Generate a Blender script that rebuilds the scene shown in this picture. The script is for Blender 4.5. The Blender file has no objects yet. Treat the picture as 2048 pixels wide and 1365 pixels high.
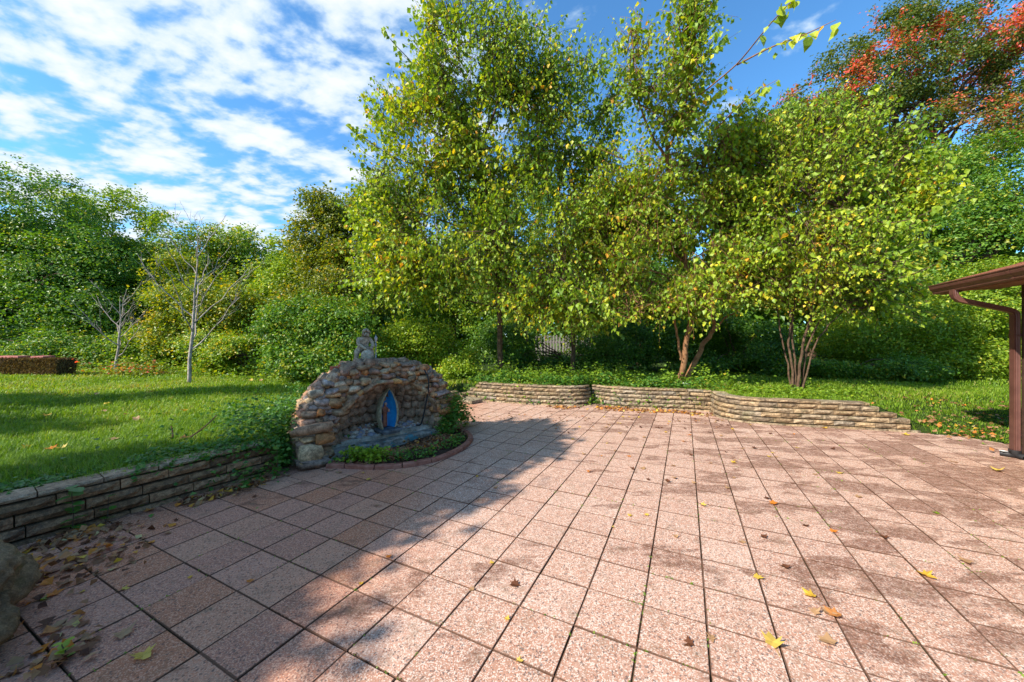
import bpy, bmesh, math, random
import numpy as np
from mathutils import Vector, Matrix, noise as mnoise

random.seed(7)
rng = np.random.default_rng(7)
R = math.radians
C = bpy.context.scene.collection

# ------------------------------------------------------------------ camera, sky, sun
CAM_H = 1.449
F = 712.5                                    # focal length in pixels of the 2048 px wide photograph
cam = bpy.data.cameras.new('camera'); cam_ob = bpy.data.objects.new('camera', cam); C.objects.link(cam_ob)
cam_ob.location = (0, 0, CAM_H); cam_ob.rotation_euler = (R(90), 0, 0)
cam.sensor_width = 36; cam.lens = 36 * F / 2048; cam.clip_start = 0.05; cam.clip_end = 2000
bpy.context.scene.camera = cam_ob

SUN_AZ = Vector((-0.85, -0.53, 0)).normalized()      # horizontal direction towards the sun
SUN_EL = R(39)
sd = Vector((SUN_AZ.x * math.cos(SUN_EL), SUN_AZ.y * math.cos(SUN_EL), math.sin(SUN_EL)))
sun = bpy.data.lights.new('sun', 'SUN'); sun_ob = bpy.data.objects.new('sun', sun); C.objects.link(sun_ob)
sun.energy = 5.0; sun.angle = R(0.53); sun.color = (1.0, 0.93, 0.82)
sun_ob.rotation_euler = sd.to_track_quat('Z', 'Y').to_euler()

world = bpy.data.worlds.new('World'); bpy.context.scene.world = world; world.use_nodes = True
def make_world():
    nt = world.node_tree; N = nt.nodes; L = nt.links; N.clear()
    out = N.new('ShaderNodeOutputWorld'); bg = N.new('ShaderNodeBackground')
    sky = N.new('ShaderNodeTexSky'); sky.sky_type = 'NISHITA'; sky.sun_disc = False
    sky.sun_elevation = SUN_EL; sky.sun_rotation = math.atan2(sd.x, sd.y)
    sky.altitude = 0; sky.air_density = 1.0; sky.dust_density = 0.3; sky.ozone_density = 2.5
    tc = N.new('ShaderNodeTexCoord'); sep = N.new('ShaderNodeSeparateXYZ'); L.new(tc.outputs['Generated'], sep.inputs[0])
    def M(op, a, b=None, c=None):
        n = N.new('ShaderNodeMath'); n.operation = op
        for i, v in enumerate((a, b, c)):
            if v is None: continue
            if isinstance(v, (int, float)): n.inputs[i].default_value = v
            else: L.new(v, n.inputs[i])
        return n.outputs[0]
    zz = M('MAXIMUM', M('ADD', sep.outputs[2], 0.12), 0.03)
    cb = N.new('ShaderNodeCombineXYZ'); L.new(M('DIVIDE', sep.outputs[0], zz), cb.inputs[0]); L.new(M('DIVIDE', sep.outputs[1], zz), cb.inputs[1])
    rot = N.new('ShaderNodeMapping'); rot.inputs['Rotation'].default_value = (0, 0, R(35)); rot.inputs['Scale'].default_value = (1.0, 1.35, 1)
    L.new(cb.outputs[0], rot.inputs[0])
    n1 = N.new('ShaderNodeTexNoise'); n1.inputs['Scale'].default_value = 4.6; n1.inputs['Detail'].default_value = 7; n1.inputs['Roughness'].default_value = 0.55; n1.inputs['Distortion'].default_value = 0.15
    L.new(rot.outputs[0], n1.inputs[0])
    n2 = N.new('ShaderNodeTexNoise'); n2.inputs['Scale'].default_value = 0.75; n2.inputs['Detail'].default_value = 2
    off = N.new('ShaderNodeMapping'); off.inputs['Location'].default_value = (3.3, 1.2, 0); L.new(cb.outputs[0], off.inputs[0]); L.new(off.outputs[0], n2.inputs[0])
    n3 = N.new('ShaderNodeTexNoise'); n3.inputs['Scale'].default_value = 11; n3.inputs['Detail'].default_value = 4; L.new(rot.outputs[0], n3.inputs[0])
    # more cloud to the west (left), clear to the east
    bias = M('MULTIPLY', sep.outputs[0], -0.17)
    v = M('ADD', M('ADD', M('MULTIPLY', n1.outputs[0], 0.95), M('MULTIPLY', n2.outputs[0], 0.45)), M('ADD', bias, M('MULTIPLY', n3.outputs[0], 0.34)))
    cov = N.new('ShaderNodeMapRange'); cov.interpolation_type = 'SMOOTHSTEP'
    cov.inputs['From Min'].default_value = 0.845; cov.inputs['From Max'].default_value = 1.035; L.new(v, cov.inputs[0])
    cc = N.new('ShaderNodeMix'); cc.data_type = 'RGBA'
    cc.inputs[6].default_value = (4.0, 5.4, 6.9, 1); cc.inputs[7].default_value = (6.7, 6.9, 7.1, 1)
    dens = N.new('ShaderNodeMapRange'); dens.inputs['From Min'].default_value = 0.92; dens.inputs['From Max'].default_value = 1.12; L.new(v, dens.inputs[0]); L.new(dens.outputs[0], cc.inputs[0])
    tint = N.new('ShaderNodeMix'); tint.data_type = 'RGBA'; tint.blend_type = 'MULTIPLY'; tint.inputs[0].default_value = 1
    L.new(sky.outputs[0], tint.inputs[6]); tint.inputs[7].default_value = (0.86, 1.52, 1.86, 1)
    mx = N.new('ShaderNodeMix'); mx.data_type = 'RGBA'; L.new(M('MULTIPLY', cov.outputs[0], 0.92), mx.inputs[0]); L.new(tint.outputs[2], mx.inputs[6]); L.new(cc.outputs[2], mx.inputs[7])
    L.new(mx.outputs[2], bg.inputs[0]); bg.inputs[1].default_value = 0.092
    L.new(bg.outputs[0], out.inputs[0])
make_world()
sc = bpy.context.scene
sc.view_settings.view_transform = 'Standard'; sc.view_settings.look = 'None'
sc.view_settings.exposure = 0.78; sc.view_settings.gamma = 1
sc.cycles.max_bounces = 8; sc.cycles.diffuse_bounces = 4; sc.cycles.transmission_bounces = 5; sc.cycles.glossy_bounces = 2

# ------------------------------------------------------------------ helpers
def P(px, py, z=0.0):
    """photo pixel -> point at height z (used once to place real objects)"""
    y = F * (CAM_H - z) / (py - 682.5)
    return Vector(((px - 1024) / F * y, y, z))
def Q(px, py, y):
    """photo pixel -> point at depth y"""
    return Vector(((px - 1024) / F * y, y, CAM_H + (682.5 - py) / F * y))

def tag(o, label=None, cat=None, group=None, kind=None):
    if label: o['label'] = label
    if cat: o['category'] = cat
    if group: o['group'] = group
    if kind: o['kind'] = kind
    return o
def empty(name, loc=(0, 0, 0), rz=0.0):
    o = bpy.data.objects.new(name, None); C.objects.link(o); o.location = loc; o.rotation_euler = (0, 0, rz); o.empty_display_size = 0.1
    return o
def link(name, me, parent=None, loc=(0, 0, 0), rot=(0, 0, 0), scale=(1, 1, 1)):
    o = bpy.data.objects.new(name, me); C.objects.link(o); o.location = loc; o.rotation_euler = rot; o.scale = scale
    if parent is not None: o.parent = parent
    return o
def np_mesh(name, verts, faces, mat=None, smooth=False, attrs=None):
    """verts (n,3); faces: one (m,k) int array"""
    verts = np.asarray(verts, np.float32); faces = np.asarray(faces, np.int32)
    me = bpy.data.meshes.new(name); m, k = faces.shape
    me.vertices.add(len(verts)); me.vertices.foreach_set('co', verts.ravel())
    me.loops.add(m * k); me.loops.foreach_set('vertex_index', faces.ravel())
    me.polygons.add(m); me.polygons.foreach_set('loop_start', np.arange(0, m * k, k, dtype=np.int32))
    try: me.polygons.foreach_set('loop_total', np.full(m, k, np.int32))
    except Exception: pass
    me.polygons.foreach_set('use_smooth', np.full(m, smooth, bool))
    if attrs:
        for an, av in attrs.items():
            a = me.attributes.new(an, 'FLOAT', 'POINT'); a.data.foreach_set('value', np.asarray(av, np.float32).ravel())
    me.update(calc_edges=True)
    if mat: me.materials.append(mat)
    return me
def bm_mesh(name, bm, mat=None, smooth=False):
    bmesh.ops.recalc_face_normals(bm, faces=bm.faces)
    me = bpy.data.meshes.new(name); bm.to_mesh(me); bm.free()
    if smooth: me.polygons.foreach_set('use_smooth', np.ones(len(me.polygons), bool))
    if mat: me.materials.append(mat)
    return me
def add_box(bm, c, s, rz=0.0, bevel=0.0):
    g = bmesh.ops.create_cube(bm, size=1.0)
    for v in g['verts']: v.co = Vector((v.co.x * s[0], v.co.y * s[1], v.co.z * s[2]))
    if bevel > 0:
        es = list({e for v in g['verts'] for e in v.link_edges})
        r = bmesh.ops.bevel(bm, geom=es, offset=bevel, segments=1, affect='EDGES')
        vs = list({v for v in r['verts']} | {v for v in g['verts'] if v.is_valid})
    else: vs = g['verts']
    m = Matrix.Translation(c) @ Matrix.Rotation(rz, 4, 'Z')
    for v in vs: v.co = m @ v.co
    return vs
def nrm(a): return a / np.maximum(np.linalg.norm(a, axis=-1, keepdims=True), 1e-9)

class Tubes:
    """collects tapered tubes; quads only"""
    def __init__(s): s.v = []; s.f = []; s.n = 0
    def add(s, pts, rad, sides=5):
        pts = np.asarray(pts, float); n = len(pts); rad = np.broadcast_to(np.asarray(rad, float), (n,))
        t = nrm(np.gradient(pts, axis=0)); ref = np.array([0.31, 0.95, 0.05]) if abs(t[0][2]) > .8 else np.array([0, 0, 1.0])
        a = nrm(np.cross(t, ref)); b = np.cross(t, a)
        ang = np.arange(sides) * 2 * math.pi / sides
        ring = pts[:, None] + rad[:, None, None] * (a[:, None] * np.cos(ang)[None, :, None] + b[:, None] * np.sin(ang)[None, :, None])
        s.v.append(ring.reshape(-1, 3))
        i = np.arange(n - 1)[:, None] * sides; j = np.arange(sides)[None]; k = (j + 1) % sides
        f = np.stack([i + j, i + k, i + sides + k, i + sides + j], -1).reshape(-1, 4) + s.n
        s.f.append(f); s.n += n * sides
    def mesh(s, name, mat): return np_mesh(name, np.concatenate(s.v), np.concatenate(s.f), mat, True)

# ------------------------------------------------------------------ materials
def new_mat(name):
    m = bpy.data.materials.new(name); m.use_nodes = True; nt = m.node_tree; nt.nodes.clear()
    out = nt.nodes.new('ShaderNodeOutputMaterial')
    return m, nt, out
class G:
    """little node-graph helper"""
    def __init__(s, nt): s.nt = nt; s.N = nt.nodes; s.L = nt.links
    def set(s, inp, v):
        if v is None: return
        if hasattr(v, 'is_linked') or hasattr(v, 'links'): s.L.new(v, inp)
        elif isinstance(v, (tuple, list)) and len(v) == 3 and inp.type == 'RGBA': inp.default_value = (*v, 1)
        else: inp.default_value = v
    def math(s, op, a, b=None, c=None, clamp=False):
        n = s.N.new('ShaderNodeMath'); n.operation = op; n.use_clamp = clamp
        for i, v in enumerate((a, b, c)): s.set(n.inputs[i], v)
        return n.outputs[0]
    def noise(s, vec, scale, detail=4, rough=0.55, dist=0.0, out=0):
        n = s.N.new('ShaderNodeTexNoise'); s.set(n.inputs['Vector'], vec); n.inputs['Scale'].default_value = scale
        n.inputs['Detail'].default_value = detail; n.inputs['Roughness'].default_value = rough; n.inputs['Distortion'].default_value = dist
        return n.outputs[out]
    def voro(s, vec, scale, out='Color', feature='F1', rnd=1.0):
        n = s.N.new('ShaderNodeTexVoronoi'); n.feature = feature; s.set(n.inputs['Vector'], vec); n.inputs['Scale'].default_value = scale; n.inputs['Randomness'].default_value = rnd
        return n.outputs[out]
    def ramp(s, fac, stops, interp='LINEAR'):
        n = s.N.new('ShaderNodeValToRGB'); e = n.color_ramp.elements; n.color_ramp.interpolation = interp
        while len(e) < len(stops): e.new(0.5)
        for el, (p, c) in zip(e, stops):
            el.position = p; el.color = (*c, 1) if len(c) == 3 else c
        s.set(n.inputs[0], fac); return n.outputs[0]
    def maprange(s, v, a, b, c=0.0, d=1.0, smooth=True):
        n = s.N.new('ShaderNodeMapRange'); n.interpolation_type = 'SMOOTHSTEP' if smooth else 'LINEAR'
        s.set(n.inputs[0], v); n.inputs[1].default_value = a; n.inputs[2].default_value = b; n.inputs[3].default_value = c; n.inputs[4].default_value = d
        return n.outputs[0]
    def mix(s, fac, a, b, blend='MIX'):
        n = s.N.new('ShaderNodeMix'); n.data_type = 'RGBA'; n.blend_type = blend
        s.set(n.inputs[0], fac); s.set(n.inputs[6], a); s.set(n.inputs[7], b); return n.outputs[2]
    def mapping(s, vec, scale=(1, 1, 1), rot=(0, 0, 0), loc=(0, 0, 0)):
        n = s.N.new('ShaderNodeMapping'); s.set(n.inputs[0], vec); n.inputs['Scale'].default_value = scale; n.inputs['Rotation'].default_value = rot; n.inputs['Location'].default_value = loc
        return n.outputs[0]
    def pos(s): return s.N.new('ShaderNodeNewGeometry').outputs['Position']
    def objco(s): return s.N.new('ShaderNodeTexCoord').outputs['Object']
    def orand(s): return s.N.new('ShaderNodeObjectInfo').outputs['Random']
    def attr(s, name):
        n = s.N.new('ShaderNodeAttribute'); n.attribute_name = name; return n.outputs['Fac']
    def bump(s, h, strength=0.5, dist=0.01, nrm_=None):
        n = s.N.new('ShaderNodeBump'); s.set(n.inputs['Height'], h); n.inputs['Strength'].default_value = strength; n.inputs['Distance'].default_value = dist
        if nrm_ is not None: s.set(n.inputs['Normal'], nrm_)
        return n.outputs[0]
    def bsdf(s, col, rough=0.8, spec=0.3, normal=None, metal=0.0):
        n = s.N.new('ShaderNodeBsdfPrincipled'); s.set(n.inputs['Base Color'], col); s.set(n.inputs['Roughness'], rough)
        n.inputs['Specular IOR Level'].default_value = spec; n.inputs['Metallic'].default_value = metal
        if normal is not None: s.set(n.inputs['Normal'], normal)
        return n.outputs[0]

def foliage_mat(name, stops, trans=0.30, rough=0.46, spec=0.4, tcol=(2.2, 2.0, 0.5)):
    m, nt, out = new_mat(name); g = G(nt)
    col = g.ramp(g.attr('tint'), stops)
    # leaf veins and mottling give a little life
    nz = g.noise(g.pos(), 55, 2)
    col = g.mix(0.35, col, g.mix(nz, (0.55, 0.5, 0.35), (1.4, 1.45, 1.3)), 'MULTIPLY')
    b = g.bsdf(col, rough, spec)
    t = nt.nodes.new('ShaderNodeBsdfTranslucent'); g.set(t.inputs[0], g.mix(1.0, col, tcol, 'MULTIPLY'))
    ms = nt.nodes.new('ShaderNodeMixShader'); ms.inputs[0].default_value = trans
    nt.links.new(b, ms.inputs[1]); nt.links.new(t.outputs[0], ms.inputs[2]); nt.links.new(ms.outputs[0], out.inputs[0])
    return m
def simple_mat(name, c1, c2, scale=8, rough=0.8, spec=0.3, bump=0.3, bdist=0.004, metal=0.0, var=0.0, detail=6):
    m, nt, out = new_mat(name); g = G(nt)
    oc = g.objco(); n = g.noise(oc, scale, detail, 0.65)
    col = g.mix(g.maprange(n, 0.32, 0.68), c1, c2)
    if var: col = g.mix(1.0, col, g.mix(g.orand(), (1 - var,) * 3, (1 + var,) * 3), 'MULTIPLY')
    nn = g.bump(g.noise(oc, scale * 5, 5, 0.7), bump, bdist)
    nt.links.new(g.bsdf(col, rough, spec, nn, metal), out.inputs[0])
    return m

YAW = -0.45184; GI = (math.cos(YAW), math.sin(YAW)); GJ = (-math.sin(YAW), math.cos(YAW))
GO = (-0.72249 * CAM_H, 1.2422 * CAM_H); GS = 0.21031 * CAM_H
def grid_pt(i, j): return (GO[0] + GS * (GI[0] * i + GJ[0] * j), GO[1] + GS * (GI[1] * i + GJ[1] * j))

def paver_material():
    m, nt, out = new_mat('paver_concrete'); g = G(nt)
    pos = g.pos()
    gp = g.mapping(pos, (1 / GS, 1 / GS, 0.0), (0, 0, 0))
    # rotate world position into the paving grid, one random per paver
    sep = nt.nodes.new('ShaderNodeSeparateXYZ'); nt.links.new(pos, sep.inputs[0])
    x = g.math('SUBTRACT', sep.outputs[0], GO[0]); y = g.math('SUBTRACT', sep.outputs[1], GO[1])
    gi = g.math('DIVIDE', g.math('ADD', g.math('MULTIPLY', x, GI[0]), g.math('MULTIPLY', y, GI[1])), GS)
    gj = g.math('DIVIDE', g.math('ADD', g.math('MULTIPLY', x, GJ[0]), g.math('MULTIPLY', y, GJ[1])), GS)
    cell = nt.nodes.new('ShaderNodeCombineXYZ'); nt.links.new(g.math('FLOOR', gi), cell.inputs[0]); nt.links.new(g.math('FLOOR', gj), cell.inputs[1])
    wn = nt.nodes.new('ShaderNodeTexWhiteNoise'); wn.noise_dimensions = '2D'; nt.links.new(cell.outputs[0], wn.inputs['Vector'])
    rnd = wn.outputs['Value']; rc = nt.nodes.new('ShaderNodeSeparateColor'); nt.links.new(wn.outputs['Color'], rc.inputs[0])
    base = g.ramp(rnd, [(0.0, (0.37, 0.205, 0.145)), (0.35, (0.44, 0.26, 0.185)), (0.7, (0.40, 0.225, 0.155)), (1.0, (0.47, 0.30, 0.225))])
    # pavers by the left wall: browner / plummier batches, warmed further to offset bluish shade
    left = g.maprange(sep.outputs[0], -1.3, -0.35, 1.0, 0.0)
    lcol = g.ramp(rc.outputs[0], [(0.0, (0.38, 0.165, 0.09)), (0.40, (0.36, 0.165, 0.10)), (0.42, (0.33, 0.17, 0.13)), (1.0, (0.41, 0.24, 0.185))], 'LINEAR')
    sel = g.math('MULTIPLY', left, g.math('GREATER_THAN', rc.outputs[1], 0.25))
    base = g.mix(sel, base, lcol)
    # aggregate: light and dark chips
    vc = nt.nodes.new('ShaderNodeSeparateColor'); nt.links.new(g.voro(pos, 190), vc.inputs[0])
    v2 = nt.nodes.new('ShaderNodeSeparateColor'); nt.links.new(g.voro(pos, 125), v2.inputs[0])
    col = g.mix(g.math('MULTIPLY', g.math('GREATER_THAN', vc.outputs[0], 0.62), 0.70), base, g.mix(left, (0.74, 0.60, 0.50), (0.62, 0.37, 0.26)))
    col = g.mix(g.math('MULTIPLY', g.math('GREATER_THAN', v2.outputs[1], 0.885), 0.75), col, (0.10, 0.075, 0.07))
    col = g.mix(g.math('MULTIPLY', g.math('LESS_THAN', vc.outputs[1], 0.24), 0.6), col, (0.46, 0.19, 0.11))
    col = g.mix(left, col, g.mix(1.0, col, (1.04, .93, .84), 'MULTIPLY'))  # warm tint put into the left paving's colour against the cool shade there
    # dirt and wear: brown stains, stronger to the east; streaks run with the paving rows
    st = g.mapping(pos, (0.9, 2.9, 1.0), (0, 0, -YAW - 0.55))
    s1 = g.noise(st, 1.25, 7, 0.62, 0.6); s2 = g.noise(pos, 3.2, 5, 0.6, 0.3)
    east = g.maprange(g.math('ADD', sep.outputs[0], g.math('MULTIPLY', s2, 1.2)), 0.9, 3.9, 0.0, 0.095)
    dv = g.math('ADD', g.math('ADD', g.math('MULTIPLY', s1, 0.68), g.math('MULTIPLY', s2, 0.32)), g.math('ADD', east, g.math('MULTIPLY', g.math('SUBTRACT', rc.outputs[2], 0.5), 0.10)))
    stain = g.maprange(dv, 0.567, 0.628)
    grit = g.noise(pos, 90, 3)
    stain = g.math('MULTIPLY', g.math('MULTIPLY', stain, g.maprange(grit, 0.3, 0.6, 0.35, 1.0)), g.maprange(g.noise(pos, 20, 5, .7), 0.35, 0.6, 0.45, 1.0))
    col = g.mix(g.math('MULTIPLY', stain, 0.95), col, (0.145, 0.064, 0.040))
    dirt = g.maprange(g.noise(pos, 7.5, 6, 0.68), 0.50, 0.75, 0.0, 0.55)
    col = g.mix(dirt, col, (0.19, 0.125, 0.075))
    # darker grime hugging the paver's rim
    ex = g.math('ABSOLUTE', g.math('SUBTRACT', g.math('FRACT', gi), 0.5)); ey = g.math('ABSOLUTE', g.math('SUBTRACT', g.math('FRACT', gj), 0.5))
    rim = g.maprange(g.math('ADD', g.math('MAXIMUM', ex, ey), g.math('MULTIPLY', g.noise(pos, 45, 4), 0.022)), 0.486, 0.497, 0.0, 0.9)
    col = g.mix(rim, col, (0.10, 0.048, 0.028))
    h = g.math('ADD', g.math('MULTIPLY', vc.outputs[2], 0.5), g.noise(pos, 320, 3, 0.7))
    nn = g.bump(h, 0.55, 0.0022)
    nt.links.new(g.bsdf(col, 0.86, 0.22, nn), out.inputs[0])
    return m

def stone_mat(name, stops, scale=14, moss=0.0, dirt=0.35, bump=0.6):
    m, nt, out = new_mat(name); g = G(nt); oc = g.objco(); pos = g.pos()
    col = g.ramp(g.orand(), stops)
    n1 = g.noise(pos, scale, 6, 0.68, 0.4)
    n1 = g.maprange(n1, .3, .7); sp = g.noise(pos, 130, 3, .7)
    col = g.mix(1.0, col, g.mix(n1, (0.52, 0.46, 0.40), (1.55, 1.48, 1.36)), 'MULTIPLY')
    col = g.mix(.5, col, g.mix(g.maprange(sp, .35, .65), (0.45, .42, .4), (1.5, 1.5, 1.5)), 'MULTIPLY')
    col = g.mix(g.maprange(g.noise(pos, 9, 6, 0.7), 0.45, 0.72, 0, dirt), col, (0.055, 0.042, 0.03))
    if moss: col = g.mix(g.maprange(g.noise(pos, 5, 6, 0.75), 0.5, 0.66, 0, moss), col, (0.10, 0.10, 0.035))
    nn = g.bump(g.noise(pos, 60, 7, 0.72), bump, 0.008)
    nt.links.new(g.bsdf(col, 0.85, 0.25, nn), out.inputs[0])
    return m

GREENS = {   # graded below by GAIN
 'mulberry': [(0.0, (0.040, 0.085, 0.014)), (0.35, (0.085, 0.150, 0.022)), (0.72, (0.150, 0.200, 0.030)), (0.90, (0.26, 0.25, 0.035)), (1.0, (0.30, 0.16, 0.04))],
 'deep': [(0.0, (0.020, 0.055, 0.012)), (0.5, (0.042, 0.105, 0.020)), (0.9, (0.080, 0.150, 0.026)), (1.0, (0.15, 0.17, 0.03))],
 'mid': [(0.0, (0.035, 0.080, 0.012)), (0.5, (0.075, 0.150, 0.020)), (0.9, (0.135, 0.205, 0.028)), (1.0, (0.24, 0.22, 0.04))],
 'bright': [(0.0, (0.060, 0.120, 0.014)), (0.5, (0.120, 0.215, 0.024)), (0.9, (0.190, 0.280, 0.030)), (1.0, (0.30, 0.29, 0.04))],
 'yellow': [(0.0, (0.070, 0.120, 0.015)), (0.4, (0.150, 0.190, 0.022)), (0.8, (0.30, 0.26, 0.028)), (1.0, (0.38, 0.24, 0.03))],
 'olive': [(0.0, (0.045, 0.070, 0.014)), (0.5, (0.105, 0.130, 0.022)), (0.9, (0.19, 0.175, 0.03)), (1.0, (0.26, 0.16, 0.035))],
 'maple': [(0.0, (0.035, 0.070, 0.014)), (0.38, (0.085, 0.125, 0.020)), (0.56, (0.16, 0.13, 0.03)), (0.70, (0.38, 0.11, 0.06)), (0.86, (0.46, 0.07, 0.07)), (1.0, (0.50, 0.06, 0.12))],
 'ivy': [(0.0, (0.022, 0.070, 0.018)), (0.5, (0.045, 0.125, 0.025)), (0.9, (0.085, 0.180, 0.032)), (1.0, (0.20, 0.20, 0.04))],
}
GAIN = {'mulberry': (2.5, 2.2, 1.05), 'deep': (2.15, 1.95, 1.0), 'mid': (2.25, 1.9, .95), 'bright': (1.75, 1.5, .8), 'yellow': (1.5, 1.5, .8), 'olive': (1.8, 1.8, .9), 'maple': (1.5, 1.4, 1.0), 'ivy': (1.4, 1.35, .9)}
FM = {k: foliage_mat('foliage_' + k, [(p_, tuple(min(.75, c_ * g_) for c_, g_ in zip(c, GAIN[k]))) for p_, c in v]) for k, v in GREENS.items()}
GRASS_M = foliage_mat('grass_blades', [(0.0, (0.080, 0.165, 0.010)), (0.5, (0.165, 0.285, 0.015)), (0.88, (0.270, 0.37, 0.022)), (1.0, (0.33, 0.30, 0.09))], 0.3, 0.5, 0.3)
LITTER_M = foliage_mat('dead_leaves', [(0.0, (0.10, 0.034, 0.016)), (0.12, (0.15, 0.055, 0.025)), (0.3, (0.27, 0.12, 0.055)), (0.55, (0.42, 0.25, 0.13)), (0.75, (0.60, 0.19, 0.02)), (0.9, (0.62, 0.42, 0.05)), (1.0, (0.55, 0.44, 0.20))], 0.25, 0.6, 0.3, (1.2, 1.1, .8))
BARK = simple_mat('bark_brown', (0.070, 0.042, 0.026), (0.16, 0.10, 0.062), 9, 0.9, 0.2, 0.8, 0.02)
BARK_OR = simple_mat('bark_orange', (0.19, 0.085, 0.038), (0.36, 0.19, 0.095), 7, 0.85, 0.2, 0.8, 0.015)
BARK_GR = simple_mat('bark_grey', (0.24, 0.19, 0.16), (0.50, 0.43, 0.38), 12, 0.85, 0.2, 0.6, 0.01)
PAVER_M = paver_material()
JOINT_M = simple_mat('sand_and_moss', (0.045, 0.024, 0.014), (0.035, 0.038, 0.014), 6, 0.95, 0.1, 0.8, 0.01)
SOIL_M = simple_mat('soil', (0.045, 0.028, 0.018), (0.10, 0.062, 0.04), 9, 0.95, 0.1, 1.0, 0.03)
def ground_material():
    m, nt, out = new_mat('ground_turf'); g = G(nt); pos = g.pos()
    c = g.mix(g.maprange(g.noise(pos, 2.2, 6, 0.65), 0.35, 0.65), (0.022, 0.045, 0.010), (0.045, 0.075, 0.015))
    c = g.mix(g.maprange(g.noise(pos, 26, 4, 0.7), 0.5, 0.75, 0, 0.6), c, (0.055, 0.036, 0.02))
    nt.links.new(g.bsdf(c, 0.95, 0.1, g.bump(g.noise(pos, 60, 5, 0.7), 1.0, 0.03)), out.inputs[0]); return m
GROUND_M = ground_material()
BLOCK_M = stone_mat('tan_wall_block', [(0, (0.20, 0.145, 0.09)), (0.3, (0.37, 0.275, 0.17)), (0.5, (0.19, 0.15, 0.11)), (0.75, (0.34, 0.27, 0.185)), (0.9, (0.25, 0.22, 0.18)), (1, (0.41, 0.31, 0.19))], 22, 0.5, 0.85, 1.0)
BLOCKD_M = stone_mat('dark_wall_block', [(0, (0.17, 0.098, 0.052)), (0.5, (0.26, 0.155, 0.085)), (1, (0.37, 0.215, 0.12))], 22, 0.1, 0.7, 1.0)
CAPD_M = stone_mat('weathered_cap', [(0, (0.33, 0.225, 0.15)), (1, (0.42, 0.30, 0.21))], 16, 0.15, 0.4, 0.8)
FIELD_M = stone_mat('field_stone', [(0.0, (0.310, 0.190, 0.109)), (0.14, (0.413, 0.264, 0.155)), (0.28, (0.241, 0.178, 0.138)), (0.40, (0.413, 0.356, 0.344)), (0.50, (0.344, 0.178, 0.115)), (0.64, (0.528, 0.401, 0.252)), (0.74, (0.551, 0.241, 0.086)), (0.84, (0.230, 0.190, 0.161)), (0.93, (0.424, 0.230, 0.161)), (1.0, (0.595, 0.494, 0.344))], 16, 0.3, 0.6, 1.0)
INNER_M = stone_mat('niche_stone', [(0.0, (0.304, 0.168, 0.080)), (0.3, (0.416, 0.240, 0.112)), (0.55, (0.256, 0.160, 0.112)), (0.8, (0.512, 0.272, 0.096)), (1.0, (0.384, 0.280, 0.192))], 12, 0.3, 0.5, 0.6)
MORTAR_M = simple_mat('old_mortar', (0.05, 0.034, 0.022), (0.11, 0.078, 0.052), 14, 0.95, 0.1, 1.0, 0.02)
PEBBLE_M = stone_mat('pebbles', [(0, (0.32, 0.24, 0.19)), (1, (0.42, 0.38, 0.34))], 20, 0, 0.2, 0.3)

# ------------------------------------------------------------------ ground outline
WALL_L = [(-5.6, -0.94), (-4.2, 1.35), (-2.58, 4.00)]
WALL_1 = [(-1.22, 8.86), (-0.75, 8.62), (-0.2, 8.36), (0.4, 8.12), (0.95, 7.97), (1.4, 7.92), (1.72, 8.02), (1.86, 8.26)]
WALL_2 = [(1.84, 8.36), (2.1, 8.02), (2.5, 7.78), (3.1, 7.60), (3.75, 7.44), (4.10, 7.30)]
WALL_3 = [(4.06, 7.34), (3.93, 7.02), (3.90, 6.72), (4.02, 6.42), (4.32, 6.20), (4.9, 6.04), (5.6, 5.86), (6.44, 5.60)]
POLY = WALL_L + [(-2.70, 4.5), (-2.66, 5.0), (-2.42, 5.52), (-1.80, 5.86), (-1.25, 6.6), (-1.5, 8.4)] + WALL_1 + WALL_2 + WALL_3 + [(6.75, 5.46), (6.95, 4.95), (7.3, 4.2), (8.5, -3.0), (-5.6, -3.0)]
POLYA = np.array(POLY)
def signed_out(x, y):
    """distance outside the patio outline (negative inside)"""
    x = np.asarray(x, float); y = np.asarray(y, float); d = np.full(x.shape, 1e9); ins = np.zeros(x.shape, bool)
    n = len(POLYA)
    for k in range(n):
        ax, ay = POLYA[k]; bx, by = POLYA[(k + 1) % n]
        ex, ey = bx - ax, by - ay; t = np.clip(((x - ax) * ex + (y - ay) * ey) / (ex * ex + ey * ey), 0, 1)
        d = np.minimum(d, np.hypot(x - ax - t * ex, y - ay - t * ey))
        c = ((ay > y) != (by > y)) & (x < (bx - ax) * (y - ay) / (by - ay + 1e-12) + ax); ins ^= c
    return np.where(ins, -d, d)
def height(x, y):
    x = np.asarray(x, float); y = np.asarray(y, float)
    s = signed_out(x, y)
    steep = np.clip((s - 0.07) / 0.07, 0, 1) * (0.375 - 0.075 * np.clip((-1.8 - x) / 1.0, 0, 1) * np.clip((7.5 - y) / 3, 0, 1))
    slope = np.clip(s * 0.13, 0, 0.375)
    w = np.clip((x - 6.05) / 0.7, 0, 1) * np.clip((9.5 - y) / 3, 0, 1)          # the open end on the right is a grassy ramp
    w = np.maximum(w, np.clip(1 - (np.hypot(x + 1.35, y - 7.7) / 0.95), 0, 1) ** 0.5 * 0.9)
    h = steep * (1 - w) + slope * w
    h = h + np.where(s > 0.2, 0.03 * np.sin(x * 0.9 + 1) * np.cos(y * 0.7) * np.clip(s - .2, 0, 1), 0)
    h = h + np.clip((np.hypot(x, y) - 14) * 0.012, 0, 3.0)
    return np.where(s < 0, -0.06, h - 0.055 * np.clip(1 - s / 0.07, 0, 1))

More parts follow.
